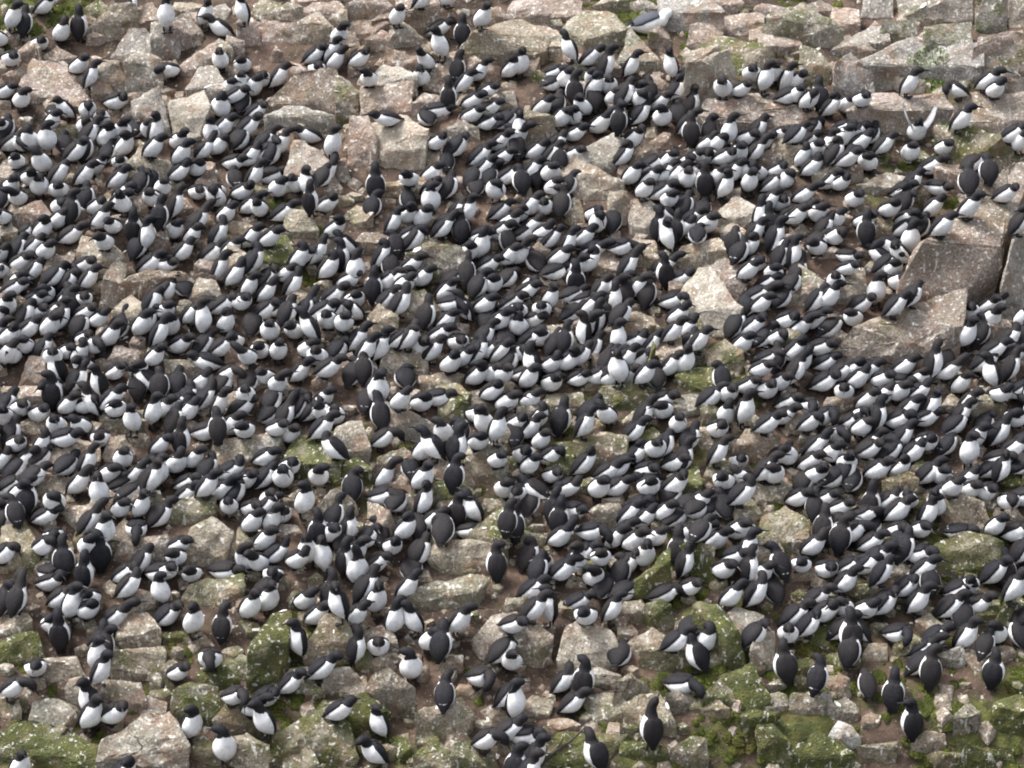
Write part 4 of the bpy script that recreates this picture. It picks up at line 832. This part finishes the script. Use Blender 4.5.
def yaw_of(hd): return R(HEAD[hd] + random.uniform(-24, 24))
BIRDS.sort(key=lambda b: (b[0] - CAM).dot(FWD))
def on_view(b):
    x, y = project(b[0] + Vector((0, 0, .2)))
    return -6 < x < 1030 and -6 < y < 776
INDIV = [b for b in BIRDS if on_view(b) and b[2] != 'f'][:300] + [b for b in BIRDS if b[2] == 'f']
ids = {id(b) for b in INDIV}
MASS = [b for b in BIRDS if id(b) not in ids]
GROUP = 'guillemots on the near part of the slope'
def place_bird(b):
    p, hd, ps, px, py = b
    d, ms = KIT[ps, random.choice((0, 0, 1, 2, 3, 4, 5, 5, 6, 6, 7, 8))]
    sc = random.uniform(.92, 1.04)
    o = bpy.data.objects.new('guillemot', ms['body']); COL.objects.link(o)
    o.location = p - Vector((0, 0, .003)); o.rotation_euler = (random.uniform(-.07, .07), random.uniform(-.09, .09), yaw_of(hd)); o.scale = (sc * random.uniform(.95, 1.05), sc * random.uniform(.95, 1.07), sc * random.uniform(.95, 1.05))
    if ps == 'f': ms = dict(ms, wing_a=RAISED[0], wing_b=RAISED[1])
    for k in ('bill', 'wing_a', 'wing_b', 'foot_a', 'foot_b'):
        c = bpy.data.objects.new(k.split('_')[0], ms[k]); COL.objects.link(c); c.parent = o
    return o
def raised_wing(sg):
    """a wing held up and out, tapering to the tip"""
    V, F, A = [], [], []
    rows = [(.045, .075, .165, .055), (.085, .072, .225, .066), (.115, .060, .280, .066), (.135, .045, .335, .048), (.145, .030, .380, .012)]
    for y, x, z, hw in rows:
        for t_ in (-.006, .006):
            for k in (-1, 0, 1):
                V.append(Vector((x + k * hw, sg * (y + t_ + .006 * k * k), z - .012 * k)))
                A.append(.000 if (t_ < 0 and z > .2) or k == 1 else -.02)
    for i in range(4):
        for q in ((0, 1), (1, 2), (2, 5), (5, 4), (4, 3), (3, 0)): F.append((i * 6 + q[0], i * 6 + q[1], i * 6 + 6 + q[1], i * 6 + 6 + q[0]))
    F += [(0, 1, 2, 5, 4, 3), (27, 28, 29, 26, 25, 24)]
    return part_mesh('wing', (V, F, A), M_LINING)
RAISED = raised_wing(1), raised_wing(-1)
IOBJ = [(b, place_bird(b)) for b in INDIV]
# the farther birds, more than anyone would tell one by one
def build_mass():
    V, F, A = [], [], []
    for p, hd, ps, px, py in MASS:
        d, ms = KIT[ps, random.choice((0, 0, 1, 2, 3, 4, 5, 5, 6, 6, 7, 8))]
        sc = random.uniform(.92, 1.04)
        mx = Matrix.Translation(p - Vector((0, 0, .003))) @ Matrix.Rotation(yaw_of(hd), 4, 'Z') @ Matrix.Rotation(random.uniform(-.09, .09), 4, 'Y') @ Matrix.Diagonal((sc * random.uniform(.95, 1.05), sc * random.uniform(.95, 1.07), sc * random.uniform(.95, 1.05), 1))
        for k, (v, f, a) in d.items():
            n0 = len(V)
            V.extend(tuple(mx @ q) for q in v); A.extend(a); F.extend(tuple(n0 + i for i in q) for q in f)
    me = bpy.data.meshes.new('guillemots'); me.from_pydata(V, [], F); me.update(); me.shade_smooth()
    at = me.attributes.new('pale', 'FLOAT', 'POINT'); at.data.foreach_set('value', A)
    me.materials.append(M_BIRD)
    o = bpy.data.objects.new('guillemots', me); COL.objects.link(o)
    o['kind'] = 'stuff'; o['label'] = 'dense crowd of black and white guillemots packed over the upper slope'; o['category'] = 'seabirds'
build_mass()
# ================================================================ gull, flapping bird, sticks and litter
def beam(pts, rad, name, material, seg=6, parent=None, flat=1.0):
    V, F = [], []
    for i, (p, r) in enumerate(zip(pts, rad)):
        t = (pts[min(i + 1, len(pts) - 1)] - pts[max(i - 1, 0)]).normalized()
        s_ = t.cross(Vector((0, 0, 1))).normalized(); u = s_.cross(t)
        for k in range(seg):
            a = 2 * math.pi * k / seg; V.append(p + s_ * r * math.cos(a) + u * r * flat * math.sin(a))
    for i in range(len(pts) - 1):
        for k in range(seg): F.append((i * seg + k, i * seg + (k + 1) % seg, (i + 1) * seg + (k + 1) % seg, (i + 1) * seg + k))
    F.append(tuple(reversed(range(seg)))); F.append(tuple((len(pts) - 1) * seg + k for k in range(seg)))
    return mesh_obj(name, [tuple(v) for v in V], F, material, parent)

def gull(px, py):
    p = stand(px, py)
    d = bird_parts('c', 35)
    o = bpy.data.objects.new('gull', part_mesh('body', (d['body'][0], d['body'][1], [1.0 if q.x > -9 else -1 for q in d['body'][0]]), M_GULL)); COL.objects.link(o)
    o.location = p - Vector((0, 0, .02)); o.scale = (1.42, 1.42, 1.42); o.rotation_euler = (0, 0, R(8))
    for k in ('bill', 'wing_a', 'wing_b'):
        v, f, a = d[k]
        m = {'b': M_YELLOW, 'w': M_GULL, 'f': M_YELLOW}[k[0]]
        if k[0] == 'w': a = [-.02 if q.x > -.085 else .02 for q in v]
        c = bpy.data.objects.new(k.split('_')[0], part_mesh(k.split('_')[0], (v, f, a), m)); COL.objects.link(c); c.parent = o
    for s in (-1, 1):
        q = beam([Vector((-.07, .022 * s, .088)), Vector((-.12, .012 * s, .074)), Vector((-.165, -.006 * s, .062))], [.012, .009, .002], 'wing_tip', M_HORN, 6, o, .5)
    o['label'] = 'white gull with slate grey back resting on the rocks at the top'; o['category'] = 'gull'
gull(643, 33)
# dark stick jammed among the mossy stones at the bottom
def stick():
    a = ground_at(543, 762, .10); b_ = ground_at(585, 728, .22)
    pts = [a.lerp(b_, t) + Vector((0, 0, .012 * math.sin(t * 7))) for t in (-.25, 0, .3, .6, .85, 1)]
    o = beam(pts, [.02, .018, .015, .011, .008, .004], 'stick', M_WOOD)
    tw = beam([pts[2], pts[2] + Vector((.05, .03, .07)), pts[2] + Vector((.06, .05, .12))], [.008, .006, .002], 'twig', M_WOOD, 5, o)
    o['label'] = 'thin dark stick poking up among mossy stones at the bottom edge'; o['category'] = 'stick'
stick()
# tuft of bright grass between the rocks at the upper right, and thin tufts in mossy soil
def grass():
    random.seed(4); V, F = [], []
    spots = [(930, 76, .16, 420), (915, 82, .1, 90), (14, 5, .2, 160), (60, 3, .15, 110), (640, 1, .2, 120), (948, 158, .12, 80)]
    for px, py, r, n in spots:
        c = ground_at(px, py)
        for _ in range(n):
            a = random.uniform(0, 6.28); q = r * math.sqrt(random.random())
            x, y = c.x + q * math.cos(a), c.y + q * math.sin(a)
            h = TREE.ray_cast(Vector((x, y, 20)), Vector((0, 0, -1)))[0]
            if h is None: continue
            l = random.uniform(.012, .034); b_ = random.uniform(0, 6.28); w_ = .005
            lean = Vector((math.cos(b_), math.sin(b_), 0)) * l * .6; s_ = Vector((-math.sin(b_), math.cos(b_), 0)) * w_
            n0 = len(V)
            V.extend([tuple(h - s_), tuple(h + s_), tuple(h + Vector((0, 0, l * .65)) + lean * .35 + s_ * .7), tuple(h + Vector((0, 0, l * .65)) + lean * .35 - s_ * .7), tuple(h + Vector((0, 0, l)) + lean)])
            F.extend([(n0, n0 + 1, n0 + 2, n0 + 3), (n0 + 3, n0 + 2, n0 + 4)])
    o = mesh_obj('grass', V, F, M_GRASS); o['kind'] = 'stuff'; o['label'] = 'bright green grass tufts growing between rocks near the top'; o['category'] = 'grass'
grass()
# shed feathers and flakes of droppings lying on the mud
def litter():
    random.seed(6); V, F = [], []
    for _ in range(900):
        x, y = random.uniform(-5.5, 5.5), random.uniform(14.5, 24.5)
        h, n_, i_, d_ = TREE.ray_cast(Vector((x, y, 20)), Vector((0, 0, -1)))
        if h is None or abs(n_.z) < .6: continue
        if n_.z < 0: n_ = -n_
        l = random.uniform(.008, .022) if random.random() < .85 else random.uniform(.03, .05)
        t = Vector((random.uniform(-1, 1), random.uniform(-1, 1), 0)); t = (t - n_ * t.dot(n_)).normalized() * l
        s_ = n_.cross(t).normalized() * l * random.uniform(.18, .5); n0 = len(V); up = n_ * .003
        for q in (t, t * .4 + s_, -t * .7 + s_ * .8, -t, -t * .6 - s_ * .8, t * .4 - s_): V.append(tuple(h + q + up))
        V.append(tuple(h + n_ * .010))
        for k in range(6): F.append((n0 + k, n0 + (k + 1) % 6, n0 + 6))
    o = mesh_obj('feather_litter', V, F, M_FEATHER); o['kind'] = 'stuff'; o['label'] = 'shed white feathers and droppings flecking the mud and rocks'; o['category'] = 'feathers'
litter()

# ================================================================ labels that say which bird
POSE_WORD = {'u': 'upright', 's': 'bill-raising', 'l': 'leaning', 'h': 'hunched', 'p': 'bowing', 'c': 'crouching', 't': 'preening', 'a': 'neck-stretching', 'd': 'head-tucked', 'f': 'wing-flapping'}
FACE_WORD = {'6': 'facing right', '4': 'facing left', '8': 'dark back turned', '2': 'white breast forward', '9': 'turned away right',
             '7': 'turned away left', '3': 'turned front right', '1': 'turned front left'}
MARKS = [r for r in ROCKS if r[2]]
def where(px, py):
    best = min(MARKS, key=lambda r: math.hypot(r[0][0] - px, (r[0][1] - py) * 1.2))
    dx, dy = px - best[0][0], py - best[0][1]
    xs = [q[0] for q in best[1]]; hw = (max(xs) - min(xs)) / 2
    if ppoly(best[1], px, py + 12): rel = 'on'
    else:
        a = math.degrees(math.atan2(-dy, dx)) % 360
        rel = ['right of', 'above right of', 'above', 'above left of', 'left of', 'below left of', 'below', 'below right of'][int((a + 22.5) // 45) % 8]
    return rel, best[2], math.hypot(dx, dy)
ORD = ['nearest', 'second', 'third', 'fourth', 'fifth', 'sixth', 'seventh', 'eighth']
todo = {}
for b, o in IOBJ:
    px, py = project(b[0] + Vector((0, 0, .17)))
    rel, ph, dist = where(px, py)
    key = (POSE_WORD[b[2]], FACE_WORD[b[1]], rel, ph)
    todo.setdefault(key, []).append((dist, o))
for (pw, fw, rel, ph), lst in todo.items():
    lst.sort(key=lambda q: q[0])
    for i, (dist, o) in enumerate(lst):
        tail = '' if len(lst) == 1 else ('nearest ' if i == 0 else ORD[min(i, 7)] + '-nearest ')
        o['label'] = f"{pw} guillemot, {fw}, {tail}{rel} {ph}"
        o['category'] = 'guillemot'; o['group'] = GROUP
